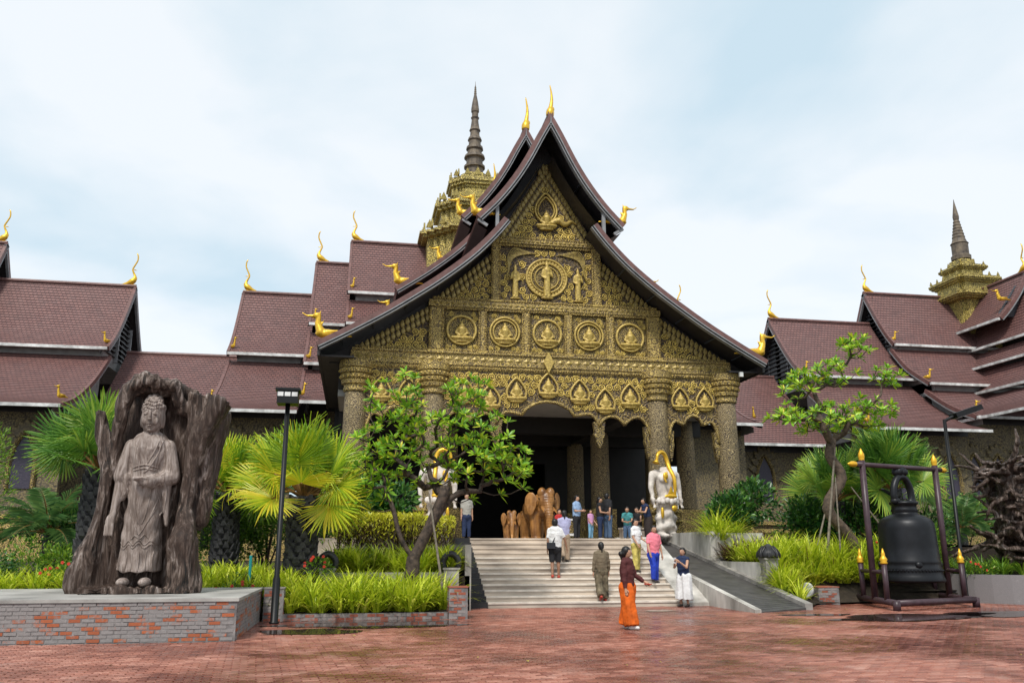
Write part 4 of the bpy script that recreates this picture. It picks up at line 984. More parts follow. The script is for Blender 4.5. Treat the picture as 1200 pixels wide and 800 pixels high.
pipe('upright', PL+Z*.2, PL+Z*4.15, .09); pipe('upright', PR+Z*.2, PR+Z*4.15, .09)
dd = (PR-PL).normalized(); pipe('crossbar', PL+Z*4.03-dd*.3, PR+Z*4.03+dd*.3, .075)
TIP = MB(); TIP.lathe((0,0,0), [(.075,0),(.085,.02),(.075,.05),(.095,.10),(.085,.19),(.04,.29),(.01,.36)], 12); TIPM = TIP.mesh('gold_tip', M['gold_tip'], True)
for p in (PL,PR): put('gold_tip', TIPM, bf, p+Z*4.15)
put('gold_tip', TIPM, bf, PL+Z*4.03-dd*.28, Vector((-dd.x,-dd.y,0)).to_track_quat('Z','Y').to_euler(), .95); put('gold_tip', TIPM, bf, PR+Z*4.03+dd*.28, dd.to_track_quat('Z','Y').to_euler(), .95)
for A_, B_ in ((F0,Bk0),(F1,Bk1)):
    for f in (.20,.80):
        p = A_.lerp(B_, f); pipe('short_post', p+Z*.2, p+Z*1.22, .075)
        tb = MB(); tb.lathe((p.x,p.y,1.2), [(.085,0),(.11,.03),(.08,.07),(.11,.12),(.08,.17),(.05,.22),(.055,.27),(.012,.42)], 12); tb.build('gold_finial', [M['gold_tip']], bf, True)
    pipe('side_rail', A_.lerp(B_,.20)+Z*.98, A_.lerp(B_,.80)+Z*.98, .055)
cB = (PL+PR)/2
bell = thing('bell', 'very large black cast bell hanging from the purple-brown pipe stand', 'bell', (cB.x, cB.y, .66))
b = MB(); b.lathe((cB.x,cB.y,0), [(0.792,0.72),(0.906,0.66),(0.924,0.72),(0.880,0.84),(0.854,0.95),(0.867,1.00),(0.867,1.06),(0.840,1.10),(0.840,1.20),(0.854,1.24),(0.832,1.28),(0.810,1.70),(0.792,2.20),(0.774,2.34),(0.704,2.46),(0.546,2.56),(0.370,2.62),(0.352,2.68),(0.387,2.72),(0.352,2.78),(0.352,2.88),(0.405,2.92),(0.405,2.98),(0.176,3.02)], 48); b.build('bell_body', [M['bell']], bell, True)
b = MB()
for k in range(56): a = 2*math.pi*k/56; b.ell((cB.x+.868*math.cos(a),cB.y+.868*math.sin(a),.99),(.035,.035,.035),None,6,4)
tag(b.build('bead_band', [M['bell']], bell), kind='stuff')
for a in (-1.9,-.4,1.2,2.7):
    b = MB(); b.lathe((0,0,0), [(.10,0),(.09,.03),(.03,.05)], 12); b.build('strike_boss', [M['bell']], bell, True, loc=(cB.x+.84*math.cos(a),cB.y+.84*math.sin(a),1.15), rot=Vector((math.cos(a),math.sin(a),0)).to_track_quat('Z','Y').to_euler())
pp = smooth_poly([(-.34,0,2.95),(-.40,0,3.15),(-.36,0,3.42),(-.2,0,3.66),(0,0,3.74),(.2,0,3.66),(.36,0,3.42),(.40,0,3.15),(.34,0,2.95)], 4)
b = MB(); b.tube([(cB.x+p.x*dd.x, cB.y+p.x*dd.y, p.z) for p in pp], .105, 10); b.ell((cB.x-.36*dd.x,cB.y-.36*dd.y,3.0),(.15,.13,.12)); b.ell((cB.x+.36*dd.x,cB.y+.36*dd.y,3.0),(.15,.13,.12)); b.build('hanging_loop', [M['bell']], bell, True)
b = MB(); b.tube([(cB.x-.1*dd.x,cB.y-.1*dd.y,3.78),(cB.x-.05,cB.y,3.92),(cB.x+.1*dd.x,cB.y+.1*dd.y,3.98)], .11, 8); b.ell((cB.x-.12,cB.y,3.88),(.16,.1,.14)); b.ell((cB.x+.12,cB.y,3.88),(.14,.1,.12)); b.build('shackle', [M['bell']], bell, True)

# ------------------------------------------------------------------ carved trunk with standing figure
def wood_mat():
    t = NT('grey_weathered_wood'); v = t.co('Object', (3.2,3.2,.55)); v2 = t.co('Object')
    g = t.noise(v, 2.6, 8, .68, 1.6); f = t.noise(t.co('Object',(14,14,1.1)), 3.0, 5, .6, .6); p = t.noise(v2, .9, 4, .6)
    c = t.ramp(g, [(.26,(.06,.042,.034)),(.40,(.19,.145,.122)),(.54,(.34,.28,.25)),(.72,(.50,.435,.40))])
    c = t.mix(t.ramp(p, [(.36,.6),(.52,0)]), c, (.09,.06,.046)); c = t.mix(t.ramp(f, [(.55,0),(.8,.5)]), c, (.03,.02,.018))
    t.set(c, .55, 0, .35); t.bump(t.math('ADD', g, t.math('MULTIPLY', f, .5)), .6, .03); return t.mat
M['wood'] = wood_mat()
def bark_mat():
    t = NT('dark_outer_wood'); v = t.co('Object', (2.4,2.4,.5)); g = t.noise(v, 3.2, 8, .7, 1.4); p = t.noise(t.co('Object'), 1.3, 4)
    c = t.ramp(g, [(.38,(.008,.006,.005)),(.48,(.050,.030,.021)),(.56,(.17,.122,.098)),(.68,(.50,.43,.395))])
    c = t.mix(t.ramp(p, [(.45,.6),(.6,0)]), c, (.045,.024,.016)); t.set(c, .5, 0, .4); t.bump(g, 1.0, .08); return t.mat
M['bark_wood'] = bark_mat()
def carve_figure():
    bx, by, z0 = 0, 0, 0            # local: stands on z=0, faces -y, figure about 3.9 tall
    b = MB()
    b.ell((.02,-.33,3.32),(.265,.25,.34)); b.ell((.02,-.27,3.52),(.29,.27,.21)); b.ell((.02,-.27,3.66),(.22,.21,.17))
    for s in (-1,1): b.ell((.02+s*.245,-.26,3.28),(.045,.06,.17))
    b.cap((.02,-.28,2.95),(.02,-.30,3.12),.14,.13)
    b.cap((0,-.14,2.25),(0,-.16,2.72),.33,.38,16,sq=1.25); b.cap((.0,-.12,1.5),(0,-.14,2.3),.34,.34,16,sq=1.15); b.cap((.0,-.08,.30),(0,-.12,1.6),.46,.36,16,True,False,sq=1.1)
    for s in (-1,1): b.cap((s*.42,-.18,2.72),(s*.60,-.20,2.15),.185,.17)
    b.cap((-.58,-.18,2.15),(-.66,-.24,1.45),.13,.085); b.cap((-.66,-.26,1.42),(-.68,-.34,1.22),.085,.05); b.ell((-.69,-.34,1.25),(.11,.055,.15))
    for k in range(4): b.cap((-.77+k*.055,-.37,1.18),(-.78+k*.058,-.37,.98),.03,.024,6)
    b.cap((.60,-.20,2.15),(.18,-.48,2.02),.17,.12); b.ell((.05,-.56,2.02),(.17,.12,.11)); b.ell((-.02,-.60,2.08),(.20,.14,.05)); b.cap((.42,-.2,2.1),(.55,-.22,1.2),.16,.05); b.cap((-.42,-.2,2.1),(-.5,-.2,1.7),.15,.05)
    for s in (-1,1): b.ell((s*.24,-.44,.10),(.14,.28,.09))
    def robe(p, n):
        k = 0
        if .2 < p.z < 2.7 and n.y < .2 and abs(p.x) < .46:
            k += .012*math.sin(15*(p.z - 1.1*abs(p.x)))
            k += .020*math.sin(19*p.x + 2.2*p.z)
        if p.z > 3.46 and n.y < .5: k += .018*(math.sin(42*p.x)*math.sin(42*p.z))      # curls
        return k
    me = skin(b, .024, 2, .5, robe, [M['wood']], 'standing_carving'); return me
tk = thing('carved_trunk', 'huge weathered tree trunk carved with a standing robed figure on the brick pedestal', 'sculpture', (-4.25, 18.95, .735))
b = MB()
# back board, then the two side rims that stand forward, the hood over the head and the flared foot
for z, xl, xr in ((.0,-1.0,1.0),(.6,-.85,.95),(1.2,-.78,.9),(1.8,-.76,.9),(2.4,-.78,.92),(3.0,-.74,.9),(3.5,-.66,.8)):
    b.box(xl, xr, .10, .55, z, z+.75)
b.box(-1.02,1.05,-.55,.5,0,.13)
b.cap((-1.12,.0,.16),(-.98,-.05,.75),.30,.25); b.cap((-.98,-.05,.75),(-.84,-.05,1.6),.25,.13); b.cap((-.84,-.05,1.6),(-.80,0,2.5),.13,.14); b.cap((-1.0,.2,.2),(-.8,.25,1.6),.38,.2); b.cap((-1.3,.05,.12),(-.95,.1,.5),.16,.2)
b.cap((.88,-.20,.16),(.84,-.26,.95),.36,.34); b.cap((.84,-.26,.95),(.78,-.12,1.7),.30,.17); b.cap((.78,-.12,1.7),(.84,-.15,2.5),.17,.16); b.cap((.84,-.15,2.5),(1.0,-.14,3.3),.16,.25); b.cap((1.0,-.14,3.3),(1.30,-.10,4.0),.27,.33,12,False,True); b.cap((.80,.0,3.2),(.92,-.05,4.08),.18,.27,12,False,True); b.cap((1.0,.2,1.5),(1.15,.2,3.8),.22,.35,12,False,True)
b.cap((-.80,.05,2.4),(-.98,.06,3.15),.12,.15); b.cap((-.98,.06,3.15),(-1.14,.08,3.72),.15,.12,10,False,True)
b.cap((-.74,-.05,2.5),(-.64,-.22,3.5),.10,.15); b.cap((-.64,-.22,3.5),(-.52,-.30,4.1),.15,.16); b.cap((-.52,-.30,4.12),(-.1,-.40,4.30),.15,.15); b.cap((-.1,-.40,4.30),(.38,-.32,4.22),.15,.14); b.cap((.38,-.32,4.2),(.56,-.1,3.7),.12,.13); b.box(-.58,.5,-.25,.5,4.05,4.28)
def bark_disp(p, n):
    return .08*noise.noise(Vector((p.x*3,p.y*3,p.z*.9)))+.08*abs(noise.noise(Vector((p.x*6.5,p.y*6.5,p.z*1.4))))-.02+.012*noise.noise(Vector((p.x*16,p.y*16,p.z*4)))
put('trunk_shell', skin(b, .032, 2, .5, bark_disp, [M['bark_wood']], 'trunk_shell', lambda c: c+Vector((0,0,.13*max(0,c.z-3.3)*noise.noise(Vector((c.x*5,c.y*4,2.2))))) ), tk, local=True)
fg = put('standing_carving', carve_figure(), tk, (-.02,.10,.12), scale=(.86,1.0,1.03), local=True)
# face, robe edges and folds: raised ridges laid on the figure's own surface
from mathutils.bvhtree import BVHTree
fm = fg.data; bvh = BVHTree.FromPolygons([v.co.copy() for v in fm.vertices], [tuple(p.vertices) for p in fm.polygons])
def snap(x, z, up=0.0):
    h = bvh.ray_cast(Vector((x,-3,z)), Vector((0,1,0))); return Vector((x, (h[0].y if h[0] else -.4)-up, z))
def ridge(mb, pts, r, k=6, up=0.0):
    P_ = [snap(p.x, p.z, up) for p in smooth_poly([(x,0,z) for x,z in pts], k)]; n = len(P_); mb.tube(P_, [r*(.35+.65*math.sin(math.pi*(i+.5)/n)**.5) for i in range(n)], 6)
e = MB(); fx = .02
ridge(e, [(fx,3.44),(fx,3.36),(fx,3.27)], .034, 4, .012); e.ell(snap(fx,3.265,.018), (.055,.04,.028), None, 8, 6)
for s_ in (-1,1):
    e.ell(snap(fx+s_*.10,3.375,-.004), (.060,.03,.026), Matrix.Rotation(s_*.10,3,'Y'), 10, 6); ridge(e, [(fx+s_*.025,3.43),(fx+s_*.10,3.465),(fx+s_*.185,3.415)], .014); e.ell(snap(fx+s_*.12,3.23,-.02), (.08,.04,.08), None, 8, 6)
ridge(e, [(fx-.07,3.175),(fx-.03,3.187),(fx,3.18),(fx+.03,3.187),(fx+.07,3.175)], .016); ridge(e, [(fx-.05,3.15),(fx,3.14),(fx+.05,3.15)], .018); e.ell(snap(fx,3.06,-.02), (.07,.05,.045), None, 8, 6)
e.build('face', [M['wood']], fg, True, local=True)
e = MB()
for r_ in range(3):
    for k in range(9): x = fx-.19+.0475*k; e.ell(snap(x,3.50+.075*r_+.02*math.sin(k),.004), (.028,.028,.03), None, 6, 4)
e.build('hair_curls', [M['wood']], fg, True, local=True)
e = MB()
for pts in ([(-.34,2.86),(-.22,2.55),(-.12,2.28)],[(.34,2.86),(.24,2.55),(.10,2.30),(-.02,2.2)],[(-.28,2.84),(-.15,2.55),(-.05,2.33)],[(.26,2.84),(.17,2.6),(.05,2.38)],[(-.30,2.30),(0,2.36),(.30,2.30)],[(-.28,2.24),(0,2.29),(.26,2.24)],
    [(-.40,1.9),(-.28,1.5),(-.08,1.15),(0,1.0)],[(.40,1.9),(.30,1.5),(.12,1.15),(.02,.98)],[(-.34,1.75),(-.22,1.4),(-.06,1.12)],[(.34,1.75),(.24,1.4),(.08,1.12)],[(-.16,1.9),(-.12,1.5),(-.02,1.2)],[(.18,1.9),(.14,1.5),(.05,1.2)],
    [(-.42,.86),(-.30,.78),(-.20,.88),(-.08,.80),(.04,.90),(.16,.80),(.28,.88),(.42,.80)],[(-.40,.80),(-.30,.72),(-.18,.82),(-.08,.74),(.04,.84),(.16,.74),(.30,.82),(.40,.74)],
    [(-.36,.68),(-.34,.5),(-.36,.32)],[(-.22,.70),(-.20,.5),(-.22,.30)],[(-.08,.66),(-.07,.48),(-.08,.30)],[(.08,.66),(.08,.48),(.08,.30)],[(.22,.70),(.21,.5),(.22,.30)],[(.36,.68),(.35,.5),(.37,.32)],
    [(-.20,1.05),(-.14,.92),(-.05,.98),(.05,.92),(.14,1.0),(.22,.92)],[(.44,2.1),(.50,1.8),(.48,1.4)],[(.36,2.0),(.44,1.7),(.42,1.35)]): ridge(e, pts, .021)
e.build('robe_fold', [M['wood']], fg, True, local=True)

# ------------------------------------------------------------------ root sculpture on its stone planter (right edge)
rt_ = thing('root_sculpture', 'dark tangled driftwood root sculpture at the edge of the bell court', 'sculpture', (21.9, 24.9, .85))
rr = random.Random(3); b = MB(); b.cap((0,0,0),(.1,0,1.6),.55,.75); b.cap((.1,0,1.6),(.3,0,3.2),.85,.7); b.ell((0,0,2.3),(1.15,.8,1.5)); b.ell((.3,0,3.3),(.9,.7,.9)); b.cap((0,0,3.0),(.3,0,3.9),.6,.3)
for k in range(210):
    z = rr.uniform(.5,4.0); a = rr.uniform(0,6.283); r0 = .5; ln = rr.uniform(.7,1.7)*(1.35 if math.cos(a) < 0 else 1); p = Vector((r0*math.cos(a), r0*.7*math.sin(a), z)); r0 = rr.uniform(.75,1.15); p = Vector((r0*1.05*math.cos(a), r0*.75*math.sin(a), z)); d = Vector((-math.sin(a)*rr.choice((-1,1))+.35*math.cos(a),.7*math.cos(a)+.2*math.sin(a),rr.uniform(-.7,.7))).normalized()
    pts, rad = [], []
    for i in range(9):
        pts.append(p.copy()); rad.append(.11*(1-i/9)**.7+.02); d = (d+Vector((rr.uniform(-.5,.5),rr.uniform(-.5,.5),rr.uniform(-.45,.4)))).normalized(); p += d*ln/9
        if p.z < .05: p.z = .05
    b.tube(pts, rad, 6)
put('root_mass', skin(b, .045, 1, .4, lambda p,n: .03*noise.noise(p*6), [M['bark_wood']], 'root_mass'), rt_, scale=(1,1,.86), local=True)
b = MB(); n = 40; cx, cy, rd = 21.9, 25.6, 3.35
for i in range(n):
    a0, a1 = 2*math.pi*i/n, 2*math.pi*(i+1)/n
    q = [(cx+r*math.cos(a),cy+r*math.sin(a),z) for a in (a0,a1) for r in (rd-.28,rd) for z in (-.05,.84)]; b.add(q, [(3,2,6,7),(1,3,7,5),(0,1,5,4)])
o = b.build('stone_planter', [brick_mat('grey_stone_block', [(.20,.185,.19),(.30,.28,.28),(.16,.15,.16)], smear=(.34,.32,.31), smear_amt=.3)]); tag(o, 'round low grey stone planter wall under the driftwood root sculpture', 'planter')
b = MB(); b.lathe((cx,cy,.6), [(rd-.26,0),(rd-.26,.18)], 30); tag(b.build('planter_soil', [M['soil']]), kind='structure')

# ------------------------------------------------------------------ wooden elephants in the porch
M['teak'] = plain('polished_teak', (.44,.21,.06), .36, .35, 3.2, .5, .03, 0, .5, c2=(.10,.038,.012), stretch=(1,1,.4))
def make_elephant():
    b = MB()       # faces -y, 2.05 tall
    b.ell((0,.75,1.25),(.55,.95,.55)); b.ell((0,.15,1.35),(.50,.55,.52))
    for s in (-1,1):
        b.cap((s*.30,.05,1.0),(s*.30,-.02,.12),.26,.20); b.cap((s*.30,1.35,1.0),(s*.30,1.42,.12),.28,.20); b.ell((s*.30,-.05,.08),(.23,.25,.09)); b.ell((s*.30,1.4,.08),(.23,.25,.09))
        b.ell((s*.17,-.48,1.86),(.18,.24,.22)); b.cap((s*.22,-.65,1.25),(s*.26,-1.05,1.05),.07,.03)
        b.ell((s*.56,-.22,1.50),(.05,.30,.40),Matrix.Rotation(s*-.75,3,'Z')); b.ell((s*.58,-.22,1.22),(.05,.18,.26),Matrix.Rotation(s*-.75,3,'Z'))
    b.ell((0,-.48,1.55),(.34,.36,.42)); b.cap((0,-.66,1.45),(0,-.88,.9),.22,.16); b.cap((0,-.88,.9),(0,-.88,.35),.16,.11); b.cap((0,-.88,.35),(0,-1.02,.14),.11,.085); b.cap((0,1.6,1.4),(0,1.75,.7),.06,.03)
    return skin(b, .026, 1, .5, lambda p,n: .012*noise.noise(p*5)+.006*math.sin(p.z*60)*(1 if p.y < -.75 else .3), [M['teak']], 'elephant_body')
ELE = make_elephant()
def elephant(label, loc, rz, s, trunk=True):
    t = thing('elephant_statue', label, 'statue', loc, rz, 'carved wooden elephants in the porch')
    put('elephant_body', ELE, t, scale=s, local=True)
    for sx in (-1,1):
        eb = MB(); eb.ell((sx*.335,-.60,1.62),(.03,.04,.035)); eb.build('eye', [M['black_metal']], t, True, scale=s, local=True)
    tb = MB(); tb.cap((0,-.97,.10),(0,-1.0,.06),.09,.08); tb.build('trunk_tip', [M['black_metal']], t, True, scale=s, local=True)
elephant('large carved wooden elephant standing in the dark porch entrance', (7.75, 35.2, 1.95), R(6), 1.03)
elephant('small carved wooden elephant beside the larger one in the porch entrance', (6.4, 35.0, 1.95), R(-8), .58)

# ------------------------------------------------------------------ white headless guardian statues with golden trunks
M['white_stone'] = plain('aged_white_stone', (.66,.61,.56), .6, .3, 4, .4, .02, c2=(.36,.31,.27))
def make_guardian():
    b = MB()
    b.cap((0,0,1.70),(0,0,2.30),.28,.38,14,sq=1.15); b.cap((-.40,0,2.44),(.40,0,2.44),.20,.20,12); b.cap((0,0,1.30),(0,0,1.72),.33,.28,14); b.cap((0,0,2.5),(0,0,2.74),.21,.17,14,False,True)
    b.cap((0,.02,.55),(0,0,1.35),.34,.36,14); b.ell((0,0,1.42),(.42,.34,.14))
    for s in (-1,1):
        b.ell((s*.20,-.26,2.26),(.20,.14,.17)); b.cap((s*.56,0,2.44),(s*.66,-.02,1.92),.145,.115); b.cap((s*.66,-.02,1.92),(s*.64,-.12,1.48),.105,.075); b.ell((s*.64,-.16,1.36),(.09,.10,.14)); b.ell((s*.24,-.26,.08),(.17,.30,.10)); b.cap((s*.22,0,.75),(s*.24,-.02,.12),.24,.17)
        for k in range(4): b.cap((s*.64-.06+k*.04,-.22,1.28),(s*.64-.06+k*.04,-.24,1.14),.025,.02,6)
    def fold(p, n): return (.035*math.sin(15*p.z+6*abs(p.x)) if .2 < p.z < 1.5 and n.y < .4 else 0)+.02*noise.noise(p*7)*(1 if p.z < 1.7 else .2)
    return skin(b, .035, 2, .5, fold, [M['white_stone']], 'guardian_body')
GUARD = make_guardian()
def guardian(label, loc, rz, sx):
    t = thing('guardian_statue', label, 'statue', loc, rz, 'white headless guardian statues'); put('guardian_body', GUARD, t, scale=(sx,.95,1), local=True)
    b = MB(); p = smooth_poly([(.20*sx,-.38,1.5),(.20*sx,-.42,1.9),(.18*sx,-.40,2.3),(.12*sx,-.22,2.66),(.10*sx,-.10,2.95),(.0*sx,-.10,3.22),(-.20*sx,-.14,3.32),(-.40*sx,-.2,3.2),(-.46*sx,-.22,3.0)], 5); k = len(p)
    b.tube(p, [.055+.035*math.sin(math.pi*i/k) for i in range(k)], 8); b.build('golden_neck', [M['gold']], t, True, local=True)
    b = MB(); b.lathe((0,0,0), [(.07,.05),(.10,-.05),(.20,-.16),(.06,-.10)], 10); b.build('flower_mouth', [M['gold']], t, True, loc=(-.47*sx,-.22,2.98), rot=(0,.35*sx,0), scale=.8, local=True)
    b = MB(); b.ell((-.22*sx,-.42,2.36),(.12,.06,.15)); b.tube(smooth_poly([(-.15*sx,-.43,2.5),(-.28*sx,-.42,2.3),(-.2*sx,-.44,2.1)],4), .04, 6); b.build('chest_ornament', [M['gold']], t, True, local=True)
    b = MB(); b.prism([(-.16,1.62),(.16,1.62),(.05,1.8),(0,1.95),(-.06,1.8)], -.46, -.40); b.ell((0,-.42,1.58),(.30,.08,.09)); b.build('belt_ornament', [M['gold']], t, local=True)
    b = MB()
    for k2 in range(7): a = -1.2+.4*k2; b.ell((.42*math.sin(a),-.40*math.cos(a)-.04,1.42-.05*(k2 % 2)),(.12,.09,.13),None,8,6)
    b.build('sash_bows', [M['white_stone']], t, True, local=True)
    b = MB(); b.ell((-.35*sx,-.30,.95),(.07,.06,.22)); b.ell((.1,-.46,1.12),(.12,.06,.12)); b.build('sash_tassel', [M['gold']], t, True, local=True)
guardian('white headless guardian statue with golden trunk, on the wall right of the steps', (12.05, 32.2, 2.02), R(14), 1)
guardian('white headless guardian statue with golden trunk, behind the frangipani left of the steps', (3.05, 32.2, 1.95), R(5), -1)

# fallen leaves on the bricks
lf = MB(); rl_ = random.Random(77)
for k in range(60):
    x, y = rl_.uniform(-5,17), rl_.uniform(11,23)
    if (x < -1.9 and y > 16) or (x < 2.6 and y > 20.6) or (x > 3 and y > 23.5): continue
    a, s_ = rl_.uniform(0,6.28), rl_.uniform(.05,.12); c_, d_ = math.cos(a)*s_, math.sin(a)*s_; z = .018
    lf.add([(x,y,z),(x+c_*.5-d_*.25,y+d_*.5+c_*.25,z+.012),(x+c_,y+d_,z+.004),(x+c_*.5+d_*.25,y+d_*.5-c_*.25,z+.014)], [(0,1,2,3)], rl_.randint(0,1))
tag(lf.build('fallen_leaves', [plain('dry_leaf',(.16,.07,.025),.7,.3,9,0), plain('yellowed_leaf',(.42,.32,.06),.7,.3,9,0)]), 'scattered dry leaves lying on the brick plaza', None, None, 'stuff')
# ------------------------------------------------------------------ plants
class FB(MB):
    """foliage: every leaf carries its own tone"""
    def __init__(s): super().__init__(); s.t = []
    def leaf(s, vs, fs, tone): s.add(vs, fs); s.t += [tone]*len(fs)
    def fmesh(s, name, mat, smooth=True):
        me = s.mesh(name, [mat], smooth); a = me.attributes.new('tone', 'FLOAT', 'FACE'); a.data.foreach_set('value', s.t); return me
def leaf_mat(name, stops, rough=.42, trans=.35):
    t = NT(name); a = t.n.new('ShaderNodeAttribute'); a.attribute_name = 'tone'
    c = t.ramp(a.outputs['Fac'], stops); t.set(c, rough, 0, .45)
    tr = t.n.new('ShaderNodeBsdfTranslucent'); t.l.new(c, tr.inputs[0]); mx_ = t.n.new('ShaderNodeMixShader'); mx_.inputs[0].default_value = trans
    t.l.new(t.b.outputs[0], mx_.inputs[1]); t.l.new(tr.outputs[0], mx_.inputs[2]); t.l.new(mx_.outputs[0], t.n['Material Output'].inputs[0]); return t.mat
M['strap'] = leaf_mat('yellow_green_strap_leaf', [(0,(.24,.17,.05)),(.06,(.15,.24,.015)),(.35,(.38,.50,.022)),(.75,(.66,.73,.05)),(1,(.82,.82,.16))])
M['palm'] = leaf_mat('fan_palm_leaf', [(0,(.10,.22,.015)),(.4,(.27,.44,.025)),(.75,(.50,.58,.03)),(1,(.74,.62,.04))])
M['palm_green'] = leaf_mat('green_fan_palm_leaf', [(0,(.055,.16,.025)),(.5,(.18,.36,.05)),(1,(.42,.52,.07))])
M['frangi'] = leaf_mat('frangipani_leaf', [(0,(.08,.22,.02)),(.5,(.24,.48,.035)),(.85,(.48,.66,.04)),(1,(.74,.66,.06))], .3)
M['dark_leaf'] = leaf_mat('dark_green_leaf', [(0,(.012,.05,.014)),(.6,(.04,.14,.025)),(1,(.14,.28,.04))], .32, .2)
M['mid_leaf'] = leaf_mat('mid_green_leaf', [(0,(.035,.10,.013)),(.5,(.12,.26,.025)),(1,(.32,.46,.04))])
M['hedge_leaf'] = leaf_mat('yellow_hedge_leaf', [(0,(.055,.03,.018)),(.35,(.13,.10,.02)),(.6,(.50,.53,.03)),(1,(.80,.74,.07))])
M['red_leaf'] = leaf_mat('red_brown_leaf', [(0,(.035,.016,.014)),(.5,(.12,.055,.035)),(1,(.24,.16,.06))])
M['feather'] = leaf_mat('feather_palm_leaf', [(0,(.03,.10,.03)),(.5,(.11,.24,.07)),(1,(.28,.42,.11))])
M['flower'] = plain('red_flower', (.55,.04,.02), .5, .2, 4, 0)
M['bark'] = plain('grey_brown_bark', (.12,.085,.06), .8, .45, 9, .7, .02, c2=(.035,.026,.02))
M['bark_dark'] = plain('dark_mottled_bark', (.085,.06,.045), .8, .5, 10, .8, .02, c2=(.018,.013,.011))
M['boot'] = plain('charcoal_palm_boots', (.062,.062,.066), .75, .5, 9, .5, .02, c2=(.016,.016,.018))
M['stake'] = plain('grey_bamboo_stake', (.20,.17,.13), .7, .35, 8, .2)
M['petiole'] = plain('orange_brown_petiole', (.26,.13,.03), .5, .4, 5, .1, c2=(.10,.06,.02))
PR_ = random.Random(21)
def blade(fb, base, az, lean, ln, wd, tone, r, droop=1.0):
    """one arching strap leaf"""
    d = Vector((math.cos(az)*math.sin(lean), math.sin(az)*math.sin(lean), math.cos(lean))); p = Vector(base); side = Vector((-math.sin(az), math.cos(az), 0)); vs = []; n = 5
    for i in range(n+1):
        t = i/n; w_ = wd*(1-t**2.2)*(.7+.3*min(1,t*4)); vs += [p-side*w_, p+side*w_]
        p = p+d*(ln/n); d = (d+Vector((math.cos(az)*.12, math.sin(az)*.12, -.30*droop))*(.5+t)).normalized()
    fb.leaf(vs, [(2*i,2*i+1,2*i+3,2*i+2) for i in range(n)], tone)
def clump(fb, x, y, z, r, n, ln, wd=.026, droop=1.0, tone=(0,1)):
    for _ in range(n):
        az = r.uniform(0,6.283); rr_ = r.uniform(0,.10)
        blade(fb, (x+rr_*math.cos(az), y+rr_*math.sin(az), z), az+r.uniform(-.4,.4), r.uniform(.1,1.0), ln*r.uniform(.6,1.15), wd*r.uniform(.7,1.2), min(1,max(0,r.gauss((tone[0]+tone[1])/2,.24*(tone[1]-tone[0])+.02))), r, droop)
def strap_bed(label, poly, n, zf, ln, seed, blades=44, name='strap_plants', mat='strap', tone=(.1,1)):
    r = random.Random(seed); fb = FB(); xs_ = [p[0] for p in poly]; ys_ = [p[1] for p in poly]; k = 0
    while k < n:
        x, y = r.uniform(min(xs_),max(xs_)), r.uniform(min(ys_),max(ys_)); ins = False; j = len(poly)-1
        for i in range(len(poly)):
            if (poly[i][1] > y) != (poly[j][1] > y) and x < (poly[j][0]-poly[i][0])*(y-poly[i][1])/(poly[j][1]-poly[i][1])+poly[i][0]: ins = not ins
            j = i
        if not ins: continue
        clump(fb, x, y, zf(x,y) if callable(zf) else zf, r, blades, ln*r.uniform(.8,1.15), tone=tone); k += 1
    o = put(name, fb.fmesh(name, M[mat])); return tag(o, label, None, None, 'stuff')
strap_bed('yellow-green strappy plants filling the low bed left of the steps', [(-1.42,20.95),(2.27,20.95),(2.27,23.2),(-1.42,23.2)], 110, .16, 1.05, 1)
strap_bed('yellow-green strappy plants on the raised planter left of the steps', [(-.45,23.65),(2.95,23.65),(2.95,24.7),(-.45,24.7)], 62, 1.0, .9, 2)
strap_bed('yellow-green strappy plants in the low bed between ramp and bell', [(12.5,22.9),(12.95,23.9),(12.95,24.8),(14.55,24.8),(17.6,24.9),(18.3,25.3),(12.6,25.3)], 80, lambda x,y: .12+max(0,(y-23.3))*.28, .95, 3)
strap_bed('yellow-green strappy plants in the raised bed under the right frangipani tree', [(12.7,25.15),(18.3,25.15),(18.3,27.6),(12.7,27.6)], 110, 1.08, 1.15, 4)
strap_bed('tall yellow-green strappy clump on the tall planter corner beside the white statue', [(12.45,28.5),(13.5,28.5),(13.5,29.6),(12.45,29.6)], 13, 1.85, 1.3, 5, 40)
strap_bed('yellow-green strappy plants beside the far left shrubs behind the pedestal', [(-9.8,21.7),(-6.3,21.7),(-6.3,23.0),(-9.8,23.0)], 70, .5, .75, 6)
strap_bed('yellow-green strappy plants between the pedestal and the lamp post', [(-3.6,21.8),(-1.55,21.6),(-1.2,24.0),(-3.6,24.0)], 70, lambda x,y: .45+.1*(y-21.7), .75, 7)
strap_bed('red-brown strappy plants behind the domed post', [(12.7,27.3),(13.9,27.3),(13.9,28.3),(12.7,28.3)], 12, 1.15, 1.1, 8, 46, 'red_strap_plants', 'red_leaf', (0,1))
strap_bed('green strappy plants around the root sculpture', [(18.9,24.3),(20.9,24.0),(20.9,27.0),(19.0,27.2)], 34, .8, .7, 9, 36, 'strap_plants', 'mid_leaf', (.2,1))

